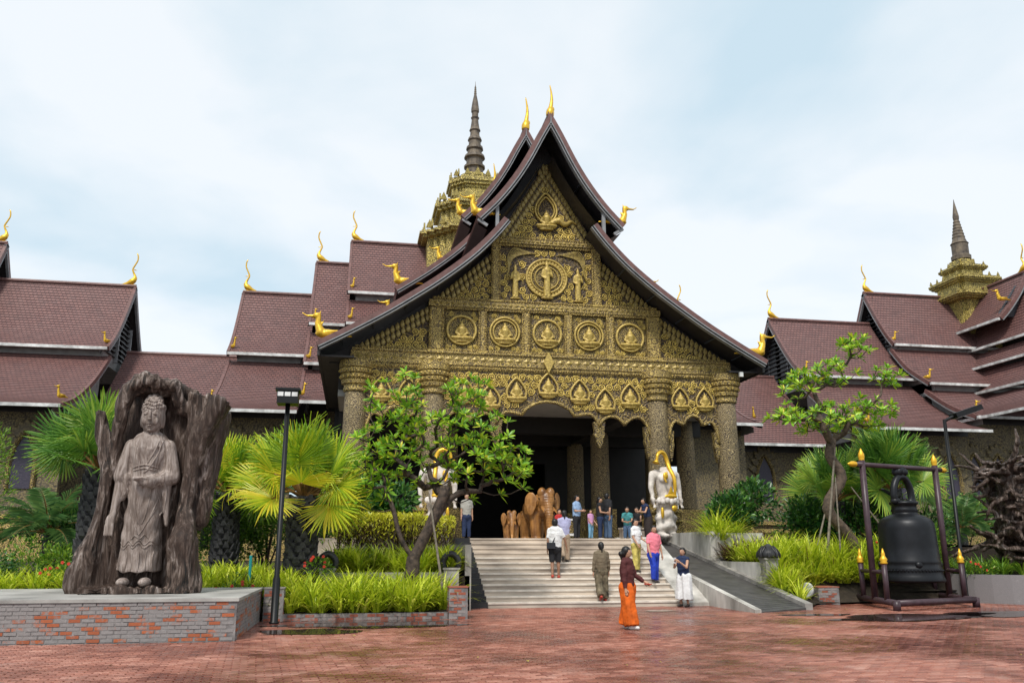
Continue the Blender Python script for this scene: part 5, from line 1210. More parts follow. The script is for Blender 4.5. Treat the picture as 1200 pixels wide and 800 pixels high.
def leafy(fb, c, r, n, r_, size, tone=(0,1), shell=.55, up=.3, asp=.42):
    for _ in range(n):
        d = Vector((r_.gauss(0,1), r_.gauss(0,1), r_.gauss(0,1))).normalized(); k = shell+(1-shell)*r_.random()
        lump_ = 1+.28*noise.noise(d*2.3+Vector(c)*.7); p = Vector(c)+Vector((d.x*r[0],d.y*r[1],d.z*r[2]))*k*lump_
        ax = (d+Vector((r_.uniform(-.9,.9), r_.uniform(-.9,.9), r_.uniform(-.5,.9)+up))).normalized(); sd_ = ax.cross(Vector((r_.uniform(-1,1),r_.uniform(-1,1),r_.uniform(-1,1)))).normalized()
        s_ = size*r_.uniform(.6,1.25); nn = ax.cross(sd_)
        vs = [p, p+ax*s_*.5+sd_*s_*asp*.5+nn*s_*.06, p+ax*s_-nn*s_*.08, p+ax*s_*.5-sd_*s_*asp*.5+nn*s_*.06]
        fb.leaf(vs, [(0,1,2),(0,2,3)], min(1,max(0,r_.uniform(*tone))))
def bush(name, label, c, r, mat, n, size, seed, tone=(0,1), lumps=7, cat='shrub', group=None, asp=.42):
    rr_ = random.Random(seed); base = Vector((c[0], c[1], c[2]-r[2])); t = thing(name, label, cat, base, 0, group); fb = FB()
    for k in range(lumps):
        a = rr_.uniform(0,6.283); q = rr_.uniform(.25,.75); cc = Vector((r[0]*q*math.cos(a), r[1]*q*math.sin(a), r[2]+r[2]*rr_.uniform(-.55,.6))); f = rr_.uniform(.42,.66)
        leafy(fb, cc, (r[0]*f,r[1]*f,r[2]*f), n//lumps, rr_, size, tone, asp=asp)
    put('foliage', fb.fmesh('foliage', M[mat]), t, local=True); b = MB()
    for k in range(9):
        a = rr_.uniform(0,6.283); q = rr_.uniform(.2,.7); b.tube([(0,0,-.15),(r[0]*q*.4*math.cos(a),r[1]*q*.4*math.sin(a),r[2]*.6),(r[0]*q*math.cos(a),r[1]*q*math.sin(a),r[2]*rr_.uniform(1.0,1.6))], [.035,.025,.01], 5)
    b.build('stems', [M['bark_dark']], t, local=True); return t
bush('shrub', 'large dark green glossy shrub between the right columns and the gallery wall', (14.0,29.6,3.15), (1.25,1.0,1.25), 'dark_leaf', 4200, .20, 1)
bush('shrub', 'dark green rounded shrub with pale tips behind the ramp bed', (16.2,29.3,2.75), (1.5,1.0,1.1), 'dark_leaf', 4200, .17, 2, (0,1))
bush('shrub', 'dark green low shrub behind the right frangipani trunk', (18.2,28.6,2.4), (1.3,.9,.9), 'dark_leaf', 2600, .17, 3)
bush('shrub', 'glossy green shrub below the frangipani left of the steps', (.95,27.2,2.75), (1.0,.7,.75), 'dark_leaf', 2400, .24, 4, (.1,1))
bush('shrub', 'mid green shrub between the two shaggy palm trunks', (-2.5,26.8,2.0), (1.2,.8,1.0), 'mid_leaf', 3000, .14, 5, (0,.8))
bush('shrub', 'soft green shrub behind the pedestal beside the carved trunk', (-3.9,27.5,2.5), (1.3,.8,1.6), 'mid_leaf', 4200, .12, 6, (0,.7))
bush('shrub', 'dark green clipped shrub beside the teal stake', (-2.75,22.6,.75), (.45,.4,.42), 'dark_leaf', 1300, .08, 7)
bush('shrub', 'mound of dark green foliage at the left edge behind the pedestal', (-8.7,22.9,.95), (1.0,.8,.6), 'dark_leaf', 2600, .10, 8, (0,1))
bush('shrub', 'bright green shrub behind the strappy plants at the left edge', (-7.6,23.8,1.3), (1.0,.7,.75), 'mid_leaf', 2600, .11, 9, (.2,1))
bush('shrub', 'tall light green weeping shrub at the far left edge', (-10.5,25.5,3.0), (1.3,.9,2.0), 'mid_leaf', 4200, .14, 10, (.4,1), asp=.25)
bush('shrub', 'dense green shrub in front of the left gallery wall', (-6.2,30,2.6), (2.2,1.2,1.7), 'mid_leaf', 4600, .15, 11, (0,.75))
bush('shrub', 'dark green shrub low behind the left palm trunk', (-7.5,26.5,1.7), (1.6,.9,1.0), 'dark_leaf', 3200, .14, 12)
bush('shrub', 'green shrub with red flowers beside the bell stand', (19.0,26.6,1.6), (1.1,.8,.8), 'mid_leaf', 2600, .12, 13, (.1,.9))
bush('shrub', 'dark green shrub between the bell and the root sculpture', (20.6,28.6,2.0), (1.5,.9,1.1), 'dark_leaf', 3000, .14, 14)
bush('shrub', 'leafy green shrub against the niche wall behind the lamp post', (24.0,31.0,2.4), (2.6,1.2,1.5), 'mid_leaf', 4200, .15, 15, (0,.8))
bush('shrub', 'green shrub behind the central shaggy palm', (-.9,28.8,2.5), (1.0,.8,1.0), 'mid_leaf', 2200, .15, 16, (0,.7))
# red flowers
def flowers(label, c, n, seed, sx=.7):
    r = random.Random(seed); t = thing('flowering_plant', label, 'plant', (c[0],c[1],c[2]-.3)); fb = FB(); leafy(fb, (0,0,.2), (sx,.4,.28), 420, r, .10); put('foliage', fb.fmesh('foliage', M['mid_leaf']), t, local=True)
    for k in range(n):
        p = Vector((r.uniform(-sx,sx), r.uniform(-.45,-.1), r.uniform(.25,.55))); b = MB()
        for j in range(5): a = j*1.257; b.ell(p+Vector((.022*math.cos(a),0,.022*math.sin(a))),(.020,.010,.020),None,6,4)
        b.build('flower', [M['flower']], t, local=True)
flowers('low plant with red flowers beside the left palm trunk', (-6.6,22.3,1.05), 9, 1)
flowers('low plant with red flowers in front of the right frangipani trunk', (16.9,25.6,1.75), 9, 2, .6)
flowers('low plant with red flowers beside the central shaggy palm trunk', (-.85,23.1,1.2), 8, 3, .35)
flowers('low plant with red flowers at the pedestal edge near the teal stake', (-2.6,21.6,.62), 8, 4, .6)
flowers('low plant with red flowers beside the driftwood root sculpture', (19.3,24.2,1.0), 6, 5, .5)
b = MB(); b.tube([(-2.45,22.3,.3),(-2.45,22.3,1.45)], .035, 8); o = b.build('garden_stake', [plain('teal_paint',(.02,.30,.30),.5,.1,4,0)]); tag(o, 'short teal stake standing in the strappy plants beside the pedestal', 'stake')
# clipped yellow hedges with brown twiggy sides
def hedge(label, x0, x1, y0, y1, z0, z1, seed, n):
    r = random.Random(seed); t = thing('hedge', label, 'hedge', ((x0+x1)/2,(y0+y1)/2,z0)); fb = FB(); o_ = t.location
    for _ in range(n):
        p = Vector((r.uniform(x0,x1), r.uniform(y0,y1), z0+(z1-z0)*r.random()**.55)); f = (p.z-z0)/(z1-z0)
        p.z += .10*noise.noise(Vector((p.x*2.2,p.y*2.2,seed))); ax = Vector((r.uniform(-1,1),r.uniform(-1,1),r.uniform(.2,1.6))).normalized(); sd_ = ax.cross(Vector((r.uniform(-1,1),r.uniform(-1,1),.2))).normalized(); s_ = r.uniform(.08,.18)
        p -= o_; fb.leaf([p, p+ax*s_*.5+sd_*s_*.14, p+ax*s_, p+ax*s_*.5-sd_*s_*.14], [(0,1,2),(0,2,3)], min(1,max(0,(r.gauss(.75,.17) if r.random() < f*1.15-.12 else r.gauss(.16,.12)))))
    put('foliage', fb.fmesh('foliage', M['hedge_leaf']), t, local=True); b = MB()
    for k in range(int((x1-x0)*16)):
        x, y = r.uniform(x0,x1)-o_.x, r.uniform(y0,y1)-o_.y; b.tube([(x,y,-.05),(x+r.uniform(-.1,.1),y,(z1-z0)*.5),(x+r.uniform(-.2,.2),y,(z1-z0)*.92)], [.018,.012,.006], 4)
    b.build('twigs', [M['bark_dark']], t, local=True)
hedge('long clipped yellow-topped hedge left of the steps behind the frangipani trunk', -.5, 2.05, 25.75, 26.6, 1.55, 2.6, 1, 5200)
hedge('short clipped yellow hedge at the top of the black-edged steps', 2.2, 3.15, 27.0, 28.1, 1.6, 2.55, 2, 2200)

# fan palms
def fan(seed, rad=1.05, segs=44, arc=R(290)):
    r = random.Random(seed); fb = FB(); L0 = .0
    for i in range(segs):
        a = -arc/2+arc*(i+.5)/segs; da = arc/segs*.52; ln = rad*(.80+.20*math.cos(a*.62))*r.uniform(.93,1.04); cup = .16
        def P_(ang, rr_, lift): return Vector((math.sin(ang)*rr_, math.cos(ang)*rr_, lift))
        tone = r.gauss(.5,.17); stat = [(.04,1.0),(.36,1.0),(.62,.74),(.84,.36),(1.0,.03)]; vs = []; bend = r.uniform(.0,.14)+(.5 if r.random() < .12 else 0)
        for f, wd in stat:
            rr_ = ln*f; z = cup*rr_*.7 - bend*max(0,f-.45)**2*ln*2.2; h = .035*rr_
            wa = da*wd/(1 if f < .4 else 1); vs += [P_(a-wa, rr_, z), P_(a, rr_*1.0, z+h*(1 if f < .8 else .4)), P_(a+wa, rr_, z)]
        fs = []
        for k in range(len(stat)-1): o = 3*k; fs += [(o,o+1,o+4,o+3),(o+1,o+2,o+5,o+4)]
        fb.leaf(vs, fs, min(1,max(0,tone)))
    return fb
FANS = [fan(s) for s in (1,2,3)]
def fan_mesh(i, shift, mat):
    f = FANS[i]; g = FB(); g.v = list(f.v); g.f = list(f.f); g.m = list(f.m); g.uv = list(f.uv); g.t = [min(1,max(0,x+shift)) for x in f.t]; return g.fmesh('frond', M[mat], False)
FM = {('palm',k): fan_mesh(k % 3, (-.22,-.02,.2,.42)[k], 'palm') for k in range(4)}
FM.update({('palm_green',k): fan_mesh(k % 3, (-.2,.0,.2,.35)[k], 'palm_green') for k in range(4)})
def fan_palm(label, x, y, z0, z1, tr, fronds, seed, mat='palm', scale=1.0, pet=1.0):
    r = random.Random(seed); t = thing('fan_palm', label, 'palm tree', (x,y,z0)); h = z1-z0; b = MB()
    b.lathe((0,0,-.2), [(tr*1.15,0),(tr,.4),(tr*.85,h*.6),(tr*.8,h+.2)], 12); b.build('trunk', [M['boot']], t, True, local=True)
    bm = MB(); rows = int(h/.13)
    for j in range(rows):
        for i in range(9):
            a = 2*math.pi*(i+.5*(j%2))/9+r.uniform(-.1,.1); z = j*.13+r.uniform(-.03,.03); o = Vector((math.cos(a), math.sin(a), 0)); sd_ = Vector((-o.y,o.x,0)); rr_ = tr*(1.02-.2*z/h); wd = tr*.36; f = r.uniform(.8,1.25)
            p0 = o*rr_+Vector((0,0,z)); tip = o*(rr_+.11*f)+Vector((0,0,z+.24*f)); mid = o*(rr_+.075*f)+Vector((0,0,z+.10))
            bm.add([p0-sd_*wd, p0+sd_*wd, mid-sd_*wd*.8, mid+sd_*wd*.8, tip-sd_*wd*.35, tip+sd_*wd*.35, o*rr_*.9+Vector((0,0,z+.2))-sd_*wd*.4, o*rr_*.9+Vector((0,0,z+.2))+sd_*wd*.4], [(0,1,3,2),(2,3,5,4),(4,5,7,6),(0,2,4,6),(1,7,5,3)])
    tag(bm.build('leaf_bases', [M['boot']], t, local=True), kind='stuff')
    for (az, el, tn, roll) in fronds:
        d = Vector((math.cos(az)*math.cos(el), math.sin(az)*math.cos(el), math.sin(el))); hub = Vector((0,0,h))+d*pet*r.uniform(.85,1.1)+Vector((0,0,.12 if el > 0 else -.05))
        mid = Vector((0,0,h+.05))+d*pet*.5+Vector((0,0,.10)); pb = MB(); pb.tube(smooth_poly([(0,0,h-.05),mid,hub],4), [.045,.042,.04,.036,.034,.03,.028,.025,.02], 6)
        roll += math.cos(az)*1.0; fr = put('frond', FM[(mat,tn)], t, hub, (d+Vector((0,0,.55 if el > .4 else (.1 if el > 0 else -.25)))).to_track_quat('Y','Z').to_euler(), scale*r.uniform(.9,1.1), local=True)
        if roll: fr.rotation_euler = (fr.rotation_euler.to_matrix() @ Matrix.Rotation(roll,3,'Y')).to_euler()
        pb.build('petiole', [M['petiole']], t, True, local=True)
def ring_fronds(n, seed, els=(-.35,1.25), tones=(0,1,2)):
    r = random.Random(seed); return [(2*math.pi*i*.618034*1.0+r.uniform(-.2,.2), els[0]+(els[1]-els[0])*((i+.5)/n), r.choice(tones), r.uniform(-.5,.5)) for i in range(n)]
fan_palm('shaggy-trunked fan palm behind the left end of the pedestal', -6.5, 23.6, .5, 3.55, .34, ring_fronds(25, 5, (.0,1.4), (0,1,1,2)), 1, 'palm_green', .95, .95)
fan_palm('shaggy-trunked fan palm with yellowing fronds just right of the carved trunk', -3.55, 25.6, 1.0, 3.15, .30, ring_fronds(22, 6, (-.15,1.35), (0,1,1,2,3)), 2, 'palm', .85, .85)
fan_palm('large shaggy-trunked fan palm with yellow-green fronds behind the lamp post', -1.32, 23.4, .5, 2.95, .36, [(-1.25,.95,1,.2),(2.9,.9,1,-.2),(-2.6,.45,2,0),(-2.95,.1,3,.2),(-.35,.55,1,-.3),(-.1,.05,1,.3),(-1.6,.15,3,0),(.5,1.0,1,0),(1.6,1.1,0,0),(2.3,.6,0,0),(-2.2,1.1,2,.2),(.9,.3,0,0),(-.75,-.2,3,.2),(-.2,-.15,2,0),(1.9,.1,0,0),(-1.0,1.35,1,0),(3.0,.15,2,0),(2.6,1.2,0,0),(-1.9,.7,1,.3),(-.6,1.1,0,-.2),(.2,.75,1,.2),(-3.0,.75,1,0),(1.2,.8,0,0),(-2.4,-.05,3,.2),(-.5,.15,2,0)], 3, 'palm', 1.0, 1.0)
fan_palm('green fan palm behind the bell', 19.2, 28.2, 1.5, 3.7, .34, ring_fronds(26, 9, (-.1,1.4), (0,1,2)), 4, 'palm_green', 1.15, 1.15)
fan_palm('green fan palm behind the right frangipani trunk', 17.4, 29.0, 1.5, 3.3, .30, ring_fronds(20, 12, (-.1,1.3), (0,1,2)), 5, 'palm_green', 1.0, 1.05)
# feather palms
def feather_palm(label, x, y, z, n, ln, seed):
    r = random.Random(seed); t = thing('feather_palm', label, 'palm tree', (x,y,z)); b = MB(); b.tube([(0,0,-.6),(0,0,.1)], [.14,.10], 8); b.build('trunk', [M['boot']], t, local=True)
    for i in range(n):
        az = 2*math.pi*i*.618; el = .25+1.1*(i+.5)/n; d = Vector((math.cos(az)*math.cos(el), math.sin(az)*math.cos(el), math.sin(el))); p = Vector((0,0,.1)); fb = FB(); pts = []; k = 16
        for j in range(k):
            pts.append(p.copy()); sd_ = d.cross(Vector((0,0,1)))
            sd_ = sd_.normalized() if sd_.length > .05 else Vector((1,0,0)); up_ = sd_.cross(d)
            if j > 2:
                L_ = ln*.30*math.sin(math.pi*(j+1)/(k+2))+.05
                for s in (-1,1):
                    for q in (0,.5):
                        pp = p+d*(ln/k*q); e = (sd_*s+d*.7+up_*r.uniform(-.1,.35)).normalized(); w_ = d*.010; fb.leaf([pp-w_, pp+w_, pp+e*L_*.6+w_*.8-Vector((0,0,.02)), pp+e*L_-Vector((0,0,L_*.25))], [(0,1,2),(0,2,3)], min(1,max(0,r.gauss(.5,.2))))
            p = p+d*(ln/k); d = (d+Vector((0,0,-.09))).normalized()
        o = put('frond', fb.fmesh('frond', M['feather']), t, local=True); rb_ = MB(); rb_.tube(pts, [.018*(1-j/k)+.004 for j in range(k)], 4); rb_.build('midrib', [M['petiole']], o, local=True)
feather_palm('feathery dark green palm behind the far left shrubs', -8.4, 26.2, 1.9, 22, 1.7, 1)
feather_palm('feathery green palm between carved trunk and yellowing fan palm', -4.6, 28.6, 2.2, 22, 1.9, 2)
feather_palm('feathery green palm behind the lamp post and the bell', 23.0, 29.5, 2.2, 20, 1.7, 3)
feather_palm('feathery green palm beside the dark shrub near the gallery niche', 18.6, 31.0, 2.4, 20, 1.7, 4)
# frangipani trees
def frangipani(label, trunk, rad0, tips, seed, leaf_n=11, leaf_l=.30, bark='bark_dark', tone=(.1,.95), limbs=()):
    r = random.Random(seed); o_ = Vector(trunk[0]); t = thing('frangipani_tree', label, 'tree', o_); tp = smooth_poly([Vector(p)-o_ for p in trunk], 4)
    nodes = [(p, i-1) for i, p in enumerate(tp)]; ntr = len(tp); ends = []
    for lm in limbs:
        lp_ = smooth_poly([tp[-1]]+[Vector(p)-o_ for p in lm], 4)[1:]
        for i, p in enumerate(lp_): nodes.append((p, ntr-1 if i == 0 else len(nodes)-1))
    for tip in sorted(tips, key=lambda q: (Vector(q)-Vector(trunk[-1])).length):
        q = Vector(tip)-o_; best = min(range(max(1,ntr-1), len(nodes)), key=lambda i: (nodes[i][0]-q).length + (1.2 if nodes[i][0].z > q.z+.1 else 0) + .25*(nodes[i][0]-tp[-1]).length*.3)
        s_ = nodes[best][0]; dv = q-s_; n = max(2, int(dv.length/.30)); prev = best; sag = dv.length*.16
        for k in range(1, n+1):
            f = k/n; p = s_+dv*f+Vector((r.uniform(-.07,.07), r.uniform(-.07,.07), r.uniform(-.05,.05) - sag*math.sin(math.pi*f)*.8)); nodes.append((p if k < n else q, prev)); prev = len(nodes)-1
        ends.append((prev, dv.normalized()))
    cnt = [0]*len(nodes)
    for e_, _ in ends:
        i = e_
        while i >= 0: cnt[i] += 1; i = nodes[i][1]
    rad = [max(.014, rad0*(c/max(1,len(ends)))**.64) for c in cnt]
    for i in range(ntr): rad[i] = rad0*(1.12-.3*i/ntr)
    kids = {}
    for i, (p, pa) in enumerate(nodes):
        if pa >= 0: kids.setdefault(pa, []).append(i)
    chains = []; stack = [(0, None)]
    while stack:
        i, pa = stack.pop(); ch = ([pa] if pa is not None else [])+[i]
        while True:
            ks = sorted(kids.get(i, []), key=lambda k: -cnt[k])
            if not ks: break
            for k2 in ks[1:]: stack.append((k2, i))
            i = ks[0]; ch.append(i)
        chains.append(ch)
    tb = MB()
    for n_, ch in enumerate(chains):
        rr_ = [rad[i] for i in ch]
        if n_: rr_[0] = min(rr_[0], rr_[1]*1.5)
        (tb if n_ == 0 else tb).tube([nodes[i][0] for i in ch], rr_, 8 if max(rr_) > .05 else 6)
    put('trunk', tb.mesh('trunk', M[bark], True), t, local=True); fb = FB()
    for e_, dv in ends:
        p = nodes[e_][0]; ax = (dv+Vector((0,0,.9))).normalized(); a_ = ax.orthogonal().normalized(); b_ = ax.cross(a_); ph = r.uniform(0,6); nl = leaf_n+r.randint(-3,3)
        for k in range(nl):
            az = ph+2.4*k; sp = r.uniform(.55,1.45); d = (ax*math.cos(sp)+(a_*math.cos(az)+b_*math.sin(az))*math.sin(sp)).normalized(); ln = leaf_l*r.uniform(.7,1.15); sd_ = d.cross(ax).normalized(); nn = sd_.cross(d); w_ = ln*r.uniform(.11,.16)
            q0 = p-ax*r.uniform(0,.06); dr = Vector((0,0,-ln*.12)); vs = [q0, q0+d*ln*.35+sd_*w_*.8-nn*.01, q0+d*ln*.35-sd_*w_*.8-nn*.01, q0+d*ln*.35+nn*.012, q0+d*ln*.72+sd_*w_*.9+dr*.5, q0+d*ln*.72-sd_*w_*.9+dr*.5, q0+d*ln*.72+nn*.012+dr*.5, q0+d*ln+dr]
            fb.leaf(vs, [(0,3,1),(0,2,3),(1,3,6,4),(3,2,5,6),(4,6,7),(6,5,7)], min(1,max(0,r.uniform(*tone) if r.random() > .04 else 1)))
    put('crown', fb.fmesh('crown', M['frangi']), t, local=True); return t
def crown_tips(ells, seed, gap):
    r = random.Random(seed); pts = []
    for c, rd, n in ells:
        k = tries = 0
        while k < n and tries < 4000:
            tries += 1; d = Vector((r.gauss(0,1), r.gauss(0,1), r.gauss(.15,1))).normalized()*(r.random()**.4); q = Vector(c)+Vector((d.x*rd[0], d.y*rd[1], d.z*rd[2]))
            if all((q-p).length > gap for p in pts): pts.append(q); k += 1
    return pts
tipsL = crown_tips([((1.0,22.9,4.1),(1.3,1.0,1.2),66),((2.9,22.8,4.2),(1.5,1.0,1.3),84),((1.1,22.8,5.5),(1.0,.8,.8),28),((3.0,22.8,5.7),(.8,.7,.6),22),((4.0,22.6,3.7),(.8,.7,.7),28),((.3,22.8,3.2),(.7,.6,.6),16)], 3, .22)
frangipani('leaning dark-barked frangipani tree with open leafy crown left of the steps', [(1.5,22.5,.1),(1.52,22.5,.8),(1.55,22.5,1.35)], .20, tipsL, 2, 12, .27, limbs=([(1.2,22.5,1.9),(1.0,22.55,2.6),(.75,22.6,3.2)],[(1.85,22.5,1.95),(2.15,22.5,2.6),(2.35,22.5,3.1)],[(2.5,22.6,2.9),(3.3,22.7,3.1)]))
tipsR = crown_tips([((15.7,26.0,5.8),(1.5,1.1,.6),44),((17.2,26.0,6.1),(.9,.9,.6),24),((14.7,26.0,7.0),(.8,.7,.5),18),((15.9,26.0,7.5),(.9,.7,.5),18),((17.0,26.0,8.4),(.6,.5,.42),14),((18.0,26.0,7.4),(.5,.5,.4),11),((14.1,26.0,6.0),(.7,.6,.5),13)], 5, .27)
frangipani('tall crooked frangipani tree with tiered leafy crown beside the bell', [(16.3,26.0,1.0),(16.1,26.0,1.9),(15.35,26.0,2.9),(15.95,26.0,3.9),(15.6,26.0,4.6),(15.7,26.0,5.1)], .19, tipsR, 4, 12, .31, 'bark')
# props
def stake(label, p, q, r_=.03): b = MB(); b.tube([p,q], [r_*1.2, r_*.8], 7); o = b.build('tree_prop', [M['stake']]); tag(o, label, 'prop', 'wooden props for the frangipani trees')
stake('slanting thin wooden prop under the left frangipani tree', (2.3,21.6,.2), (1.9,22.3,3.0))
stake('thick pale wooden prop leaning on the right frangipani trunk', (14.9,25.6,1.1), (15.75,25.9,4.9), .04)
stake('dark thin wooden prop left of the right frangipani trunk', (14.6,25.9,1.1), (15.6,26.1,3.6))
stake('short upright wooden prop close to the right frangipani trunk', (15.3,25.4,1.1), (15.6,25.8,3.9), .026)
stake('slanting wooden prop on the bell side of the right frangipani trunk', (17.9,25.6,1.1), (16.2,25.9,3.6))
# ------------------------------------------------------------------ people
def cloth(name, c, rough=.8, var=.12): return plain(name, c, rough, var, 5, .3, .01, 0, .25)
SKIN = plain('skin', (.46,.26,.17), .5, .1, 5, 0); SKIN2 = plain('tan_skin', (.30,.16,.10), .5, .1, 5, 0); HAIR = plain('black_hair', (.012,.010,.010), .4, .3, 20, .3, .01)
WHITE = cloth('white_cotton', (.74,.74,.74)); BLACK = cloth('black_cotton', (.02,.02,.023))
def person(label, loc, H, rz, top, bottom, shoes, arms=((0,.12,.2),(0,.12,.2)), legs=((0,0),(0,0)), sleeve=.5, legs_kind='trousers', hair='short', skin_m=None, head=(0,0), lean=0.0, vox=.016, hem=.50, wide=1.0, grp='visitors at the temple', torso=1.0, extra=None):
    sk = skin_m or SKIN; s1 = H; t = thing('person', label, 'person', loc, rz, grp)
    hipz = .515*H; J = {}
    def down(f, o, s): return Vector((s*math.sin(o), -math.sin(f)*math.cos(o), -math.cos(f)*math.cos(o)))
    up_ = Vector((0,-math.sin(lean), math.cos(lean))); hip = Vector((0,0,hipz)); chest = hip+up_*.305*H; neck = hip+up_*.345*H; headc = hip+up_*.425*H+Vector((0,-math.sin(head[0])*.03*H,0))
    arm = {}; leg = {}
    for s, (f, o, e) in zip((-1,1), arms):
        S = chest+Vector((s*.100*H,0,-.005*H)); E_ = S+down(f,o,s)*.175*H; fo = down(f+e, o*.5-(.55 if e > .8 else 0), s); W_ = E_+fo*.15*H; arm[s] = (S,E_,W_,fo)
    for s, (f, k) in zip((-1,1), legs):
        P = hip+Vector((s*.052*H,0,-.01*H)); K = P+down(f,.02,s)*.24*H; A_ = K+down(f-k,.01,s)*.235*H; leg[s] = (P,K,A_,f-k)
    lo = min(leg[s][2].z for s in (-1,1))-.035*H
    dz = Vector((0,0,-lo)); 
    def q(v): return v+dz
    b = MB()
    hc = q(headc); b.ell(hc, (.050*H,.059*H,.070*H)); b.ell(hc+Vector((0,-.012*H,-.034*H)), (.036*H,.042*H,.036*H)); b.cap(q(neck-up_*.02*H), hc-Vector((0,0,.04*H)), .032*H, .029*H)
    hr = Matrix.Rotation(head[1],3,'Z'); fd = hr @ Vector((0,-1,0)); sdv = hr @ Vector((1,0,0))
    b.ell(hc+fd*.058*H-Vector((0,0,.008*H)), (.010*H,.013*H,.014*H)); [b.ell(hc+sdv*s*.048*H-Vector((0,0,.005*H)), (.008*H,.012*H,.016*H)) for s in (-1,1)]
    b.cap(q(hip), q(chest-up_*.06*H), .068*H, .066*H, 12, sq=1.15)
    for s in (-1,1):
        S,E_,W_,fo = arm[s]; b.cap(q(S),q(E_),.030*H,.024*H); b.cap(q(E_),q(W_),.024*H,.016*H)
        P,K,A_,fa = leg[s]; b.cap(q(P),q(K),.052*H,.034*H); b.cap(q(K),q(A_),.034*H,.020*H); b.cap(q(K)-Vector((0,-.01*H,.06*H)), q(A_).lerp(q(K),.45)+Vector((0,.01*H,0)), .030*H,.024*H)
    me = skin(b, vox, 1, .4, None, [sk], 'body')
    bo = put('body', me, t, local=True)
    hb = MB()        # hands: palm, four fingers, thumb
    for s in (-1,1):
        S,E_,W_,fo = arm[s]; w0 = q(W_); n_ = Vector((s,0,0)); n_ = (n_-fo*n_.dot(fo)).normalized(); c_ = fo.cross(n_); pl = w0+fo*.045*H
        hb.cap(w0, pl, .016*H, .020*H, 8, sq=.7)
        for k in range(4):
            off = c_*(k-1.5)*.0095*H; ln = (.038,.044,.042,.034)[k]*H; p1 = pl+off+fo*.012*H; p2 = p1+fo*ln*.55-n_*.006*H; hb.tube([p1,p2,p2+fo*ln*.4-n_*.014*H], [.0065*H,.006*H,.0045*H], 6)
        p1 = w0+fo*.018*H-c_*.018*H; hb.tube([p1,p1-c_*.014*H+fo*.02*H,p1-c_*.016*H+fo*.042*H], [.008*H,.007*H,.005*H], 6)
    hb.build('hand_pair', [sk], bo, True, local=True)
    # top
    b = MB(); w1, w2 = .084*H*torso, .096*H*torso; hemv = hip+Vector((0,0,(hem-.5)*H)) - up_*.0
    b.cap(q(hip-up_*(.02*H)), q(chest-up_*.085*H), w1, w2, 14, True, False, sq=1.2); b.cap(q(chest-up_*.10*H), q(chest-up_*.01*H), .094*H*torso, .078*H*torso, 14, False, False, sq=1.28); b.cap(q(chest+Vector((-.085*H,0,-.008*H))), q(chest+Vector((.085*H,0,-.008*H))), .046*H, .046*H)
    for s in (-1,1):
        S,E_,W_,fo = arm[s]
        if sleeve > 0: b.cap(q(S), q(S.lerp(E_, min(1,sleeve*1.6))), .041*H, .037*H, 10, False, sleeve <= .6)
        if sleeve > .7: b.cap(q(E_), q(E_.lerp(W_, .95)), .036*H, .027*H, 10, False, True)
    tm = skin(b, vox, 1, .35, lambda p,n: .014*noise.noise(Vector((p.x*7,p.y*7,p.z*13)))+.008*noise.noise(p*24), [top], 'top'); put('shirt', tm, t, local=True)
    # bottom
    b = MB(); b.cap(q(hip+up_*.045*H), q(hip-Vector((0,0,.02*H))), .080*H*torso, .092*H*torso, 14, True, False, sq=1.22)
    for s in (-1,1):
        P,K,A_,fa = leg[s]
        if legs_kind == 'skirt': continue
        b.cap(q(P), q(K), .064*H*wide**.5, .050*H*wide, 12, False, legs_kind == 'shorts')
        if legs_kind == 'shorts': continue
        end = A_.lerp(K, .06 if legs_kind != 'capri' else .35); b.cap(q(K), q(end), .050*H*wide, (.040 if wide < 1.2 else .052)*H*wide, 12, False, True)
    if legs_kind == 'skirt':
        c_ = (leg[-1][2]+leg[1][2])/2; k_ = (leg[-1][1]+leg[1][1])/2; b.cap(q(hip), q(k_), .10*H, .098*H*wide, 14, False, False, sq=1.2); b.cap(q(k_), q(c_.lerp(k_,.18)), .098*H*wide, .085*H*wide, 14, False, True, sq=1.2)
    bm_ = skin(b, vox, 1, .35, lambda p,n: .016*noise.noise(Vector((p.x*11,p.y*11,p.z*3.5)))+.006*noise.noise(p*20)+(.014*math.sin(38*p.x+9*p.y) if wide > 1.2 else 0), [bottom], 'bottom'); put('trousers' if legs_kind not in ('skirt','shorts') else legs_kind, bm_, t, local=True)
    for s in (-1,1):
        P,K,A_,fa = leg[s]; a_ = q(A_); b = MB(); fdv = Vector((0,-math.cos(fa*.6),math.sin(fa*.6)*1.0)); b.cap(a_-Vector((0,0,.012*H))+fdv*-.015*H, a_-Vector((0,0,.020*H))+fdv*.085*H, .026*H, .020*H, 10, sq=1.05); b.build('shoe', [shoes], t, True, local=True)
    b = MB(); b.ell(hc+fd*-.010*H+Vector((0,0,.016*H)), (.058*H,.063*H,.066*H)); b.ell(hc-fd*.030*H-Vector((0,0,.012*H)), (.052*H,.042*H,.054*H))
    if hair == 'long': b.cap(hc-fd*.045*H, hc-fd*.055*H-Vector((0,0,.13*H)), .038*H, .022*H)
    if hair == 'bun': b.ell(hc-fd*.075*H-Vector((0,0,.02*H)), (.036*H,)*3); b.cap(hc-fd*.07*H-Vector((0,0,.03*H)), hc-fd*.06*H-Vector((0,0,.10*H)), .03*H, .016*H)
    if hair == 'pony': b.cap(hc-fd*.055*H, hc-fd*.07*H-Vector((0,0,.10*H)), .022*H, .012*H)
    hm = skin(b, vox*.8, 1, .4, None, [HAIR], 'hair')
    bmh = bmesh.new(); bmh.from_mesh(hm)     # cut the face opening
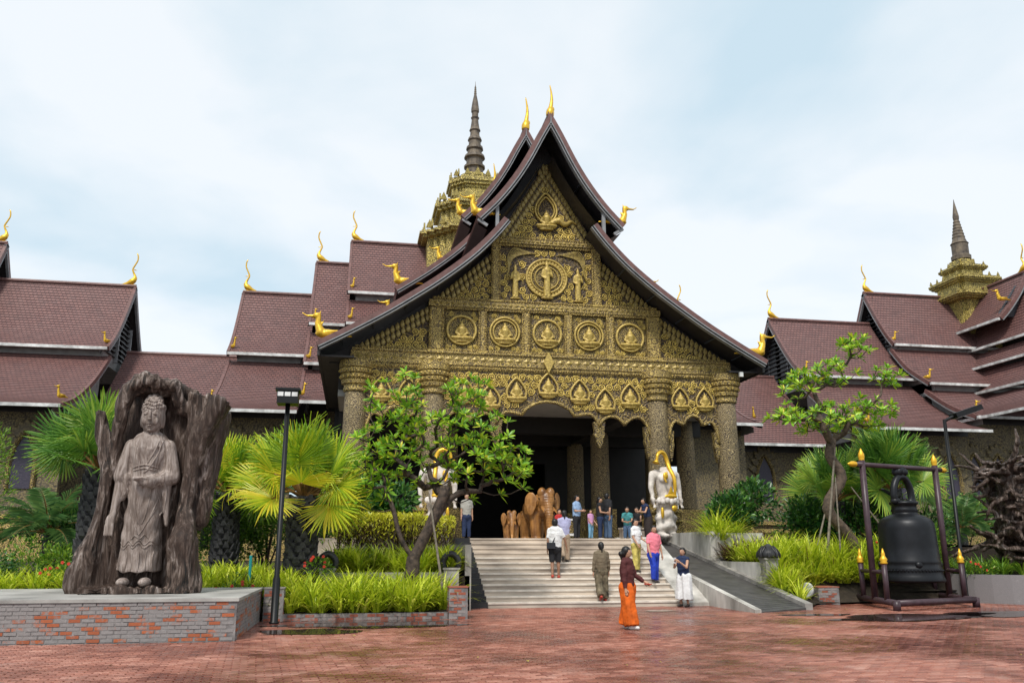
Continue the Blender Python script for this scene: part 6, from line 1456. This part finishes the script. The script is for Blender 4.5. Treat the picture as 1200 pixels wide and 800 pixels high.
    dl = [v for v in bmh.verts if (v.co-hc).dot(fd) > .018*H and (v.co.z-hc.z) < .030*H]; bmesh.ops.delete(bmh, geom=dl, context='VERTS'); bmh.to_mesh(hm); bmh.free(); put('hair', hm, t, local=True)
    if vox < .02:
        for s in (-1,1): b = MB(); b.ell(hc+fd*.049*H+sdv*s*.020*H+Vector((0,0,.006*H)), (.008*H,.006*H,.005*H)); b.build('eye', [BLACK], bo, True, local=True)
        b = MB(); b.ell(hc+fd*.053*H-Vector((0,0,.036*H)), (.014*H,.006*H,.005*H)); b.build('mouth', [plain('lips',(.35,.10,.08),.5,.1,4,0)], bo, True, local=True)
    t['_r'] = 0; del t['_r']
    return t, {k: (q(v[2]) , v[3]) for k, v in arm.items()}, q(chest), q(hip)
ORANGE = cloth('burnt_orange_silk', (.70,.13,.012), .75, .3); MAROON = cloth('maroon_knit', (.085,.024,.024)); KHAKI = cloth('khaki_cotton', (.17,.135,.09)); KHAKI2 = cloth('mottled_khaki', (.19,.155,.10), .8, .6)
PINK = cloth('pink_polo', (.80,.22,.28)); BLUE = cloth('royal_blue_cotton', (.02,.05,.42)); NAVY = cloth('navy_cotton', (.022,.035,.085)); YELLOW = cloth('yellow_print', (.62,.52,.14), .8, .5); LAV = cloth('lavender_cotton', (.42,.42,.62)); BEIGE = cloth('beige_cotton', (.36,.27,.19))
SKYB = cloth('light_blue_cotton', (.26,.38,.58)); JEANS = cloth('denim', (.08,.13,.22)); LPINK = cloth('lilac_pink', (.55,.28,.48)); LJEAN = cloth('pale_denim', (.16,.33,.48)); GREY = cloth('grey_cotton', (.34,.33,.30)); REDC = cloth('red_cotton', (.42,.03,.03)); TEALC = cloth('teal_print', (.08,.32,.34), .8, .5); SHOEW = plain('white_shoe', (.75,.74,.72), .5, .1, 5, 0); SHOED = plain('dark_shoe', (.03,.025,.022), .5, .1, 5, 0); SHOER = plain('red_shoe', (.42,.05,.03), .5, .1, 5, 0)
p_, hands, _, _ = person('woman in maroon sweater and wide orange trousers walking across the bricks', (5.66,17.53,.012), 1.62, R(48), MAROON, ORANGE, SHOEW, ((.05,.14,.10),(.30,.10,.75)), ((.16,.03),(-.10,.10)), 1.0, 'trousers', 'bun', head=(.1,.5), wide=1.75, vox=.014)
def held(name, label, cat, pr, wrist, fo, size, mat, off=.09):
    m = Matrix.Rotation(pr.rotation_euler.z,4,'Z'); p = pr.location + (m @ (wrist+fo*off)); b = MB(); b.box(-size[0]/2,size[0]/2,-size[1]/2,size[1]/2,-size[2]/2,size[2]/2); o = b.build(name, [mat], None, loc=p, rot=(0,0,pr.rotation_euler.z)); tag(o, label, cat)
held('phone', 'red phone in the hand of the woman in orange trousers', 'phone', p_, *hands[1], (.08,.16,.02), SHOER)
person('woman in khaki jacket and patterned long skirt climbing the steps', (7.14,24.52,.15), 1.62, R(178), KHAKI, KHAKI2, SHOER, ((.12,.2,.15),(-.1,.2,.15)), ((.0,.0),(-.12,.55)), 1.0, 'trousers', 'pony', wide=1.25, vox=.015)
p3, _, c3, h3 = person('man in white shirt and black shorts climbing the steps', (6.08,25.85,.75), 1.72, R(172), WHITE, BLACK, SHOER, ((.05,.45,.1),(-.15,.15,.1)), ((.05,.05),(-.1,.2)), .5, 'shorts', 'short', SKIN2, torso=1.12, vox=.016)
m3 = Matrix.Rotation(p3.rotation_euler.z,4,'Z'); b = MB(); b.box(-.13,.13,-.05,.05,-.09,.09); o = b.build('shoulder_bag', [plain('black_leather',(.02,.022,.028),.4,.2,5,.1)], None, loc=p3.location+(m3 @ (h3+Vector((.14,.19,.06)))), rot=(0,0,p3.rotation_euler.z)); tag(o, 'small black shoulder bag on the back of the man in the white shirt', 'bag')
sb = MB(); sb.tube([m3 @ (h3+Vector((.10,.20,.12)))-m3 @ (h3+Vector((.14,.19,.06))), m3 @ (c3+Vector((-.05,.135,-.10)))-m3 @ (h3+Vector((.14,.19,.06))), m3 @ (c3+Vector((-.13,.03,.03)))-m3 @ (h3+Vector((.14,.19,.06)))], .016, 6); st_ = sb.build('strap', [BLACK], o, local=True); st_.rotation_euler = (0,0,-p3.rotation_euler.z)
person('woman in lavender top and beige trousers climbing the steps', (6.62,26.85,1.20), 1.58, R(176), LAV, BEIGE, SHOED, ((.3,.1,1.2),(.1,.15,.4)), ((.05,.0),(-.15,.55)), .35, 'trousers', 'pony', wide=1.15)
person('man in pink shirt and blue trousers stepping down the stairs', (9.05,25.40,.60), 1.68, R(12), PINK, BLUE, SHOED, ((.25,.25,.35),(.05,.18,.15)), ((.42,.55),(-.05,.05)), .5, 'trousers', 'short', head=(.55,0), lean=.08, torso=1.12, wide=1.12)
person('woman in white top and yellow patterned trousers behind the maroon sweater', (8.76,26.15,.90), 1.60, R(35), WHITE, YELLOW, SHOED, ((.2,.12,.5),(.2,.15,.8)), ((.1,.05),(-.05,.1)), .45, 'trousers', 'long', wide=1.2)
p7, h7, _, _ = person('woman in navy sleeveless top and white harem trousers taking a photo', (9.42,23.95,.012), 1.60, R(-52), NAVY, WHITE, SHOED, ((.55,.15,1.75),(.55,.15,1.75)), ((.05,.0),(.0,.05)), .12, 'capri', 'short', wide=1.95, head=(.05,0), vox=.015)
m7 = Matrix.Rotation(p7.rotation_euler.z,4,'Z'); ph = (h7[-1][0]+h7[1][0])/2+(h7[1][1])*.09; b = MB(); b.box(-.04,.04,-.006,.006,-.08,.08); o = b.build('phone', [plain('white_phone',(.6,.6,.62),.3,.1,4,0)], None, loc=p7.location+(m7 @ ph), rot=(0,0,p7.rotation_euler.z)); tag(o, 'white phone held up by the woman in white trousers', 'phone')
V = .024; Zp = 1.95
person('man in light blue shirt and black trousers looking at his hands in the porch', (8.52,32.5,Zp), 1.66, R(40), SKYB, BLACK, SHOED, ((.25,.08,1.35),(.25,.08,1.35)), sleeve=.5, head=(.5,.2), vox=V)
person('child in lilac top and pale jeans standing in the porch', (9.02,32.3,Zp), 1.12, R(30), LPINK, LJEAN, SHOED, ((.2,.1,.6),(.2,.1,.6)), sleeve=.4, hair='long', vox=V)
person('woman in black sleeveless top and navy trousers beside the tall man in black', (9.43,32.4,Zp), 1.60, R(65), BLACK, NAVY, SHOEW, ((.2,.05,1.3),(.2,.05,1.2)), sleeve=.1, hair='pony', vox=V)
person('tall man in black T-shirt and jeans, hands behind his back, in the porch', (9.80,32.6,Zp), 1.76, R(120), BLACK, JEANS, SHOED, ((-.35,.15,.2),(-.35,.15,.3)), sleeve=.5, vox=V, torso=1.1, wide=1.15)
person('man in grey shirt and dark trousers at the top of the steps by the hedge', (4.15,32.0,Zp), 1.66, R(8), GREY, NAVY, SHOED, ((.0,.12,.1),(.0,.12,.1)), sleeve=.5, vox=V)
bn = MB(); bn.box(10.45,11.5,32.75,33.2,1.95,2.36); bn.box(10.40,11.55,32.7,33.22,2.36,2.42); o = bn.build('stone_bench', [M['step']]); tag(o, 'low stone bench at the foot of the right inner column', 'bench')
person('seated person in red cap, teal print top and jeans by the right inner column', (10.72,32.95,1.95), 1.62, R(-20), TEALC, JEANS, SHOEW, ((.5,.1,.9),(.5,.1,.9)), ((1.45,1.5),(1.45,1.5)), .4, 'trousers', 'short', vox=V, lean=.25)
person('seated person in black top with long hair by the right inner column', (11.15,32.95,1.95), 1.60, R(-35), BLACK, GREY, SHOEW, ((.5,.1,.9),(.5,.1,.9)), ((1.45,1.5),(1.45,1.5)), .1, 'trousers', 'long', vox=V, lean=.2)
person('woman in navy vest and dark skirt leaning forward by the right inner column', (11.38,32.35,1.95), 1.60, R(-70), NAVY, cloth('dark_brown_cloth',(.04,.03,.028)), SHOED, ((.5,.1,1.3),(.5,.1,1.2)), ((.1,.1),(.0,.1)), .1, 'skirt', 'pony', vox=V, lean=.32, head=(.3,0))
b = MB(); b.ell((0,0,0),(.10,.11,.07),None,12,8); b.cap((0,-.08,-.03),(0,-.17,-.04),.06,.05,8,sq=1.5); 
person('person in red top sitting low behind the woman in lavender', (8.0,33.2,Zp), 1.5, R(10), REDC, BLACK, SHOED, ((.4,.1,.9),(.4,.1,.9)), ((1.5,1.6),(1.5,1.6)), .5, vox=V)
bd = thing('display_board', 'small white display board with pictures in the porch', 'sign', (8.2,32.7,Zp)); b = MB(); b.box(7.85,8.6,32.68,32.72,2.1,2.75); b.build('panel', [WHITE], bd)
b = MB(); b.box(7.92,8.2,32.668,32.676,2.4,2.68); b.build('picture', [M['niche']], bd); b = MB(); b.box(8.26,8.54,32.668,32.676,2.2,2.68); b.build('picture', [M['carve_fine']], bd)
for x in (7.9,8.55): b = MB(); b.box(x-.02,x+.02,32.68,32.72,Zp,2.1); b.build('leg', [M['black_metal']], bd)
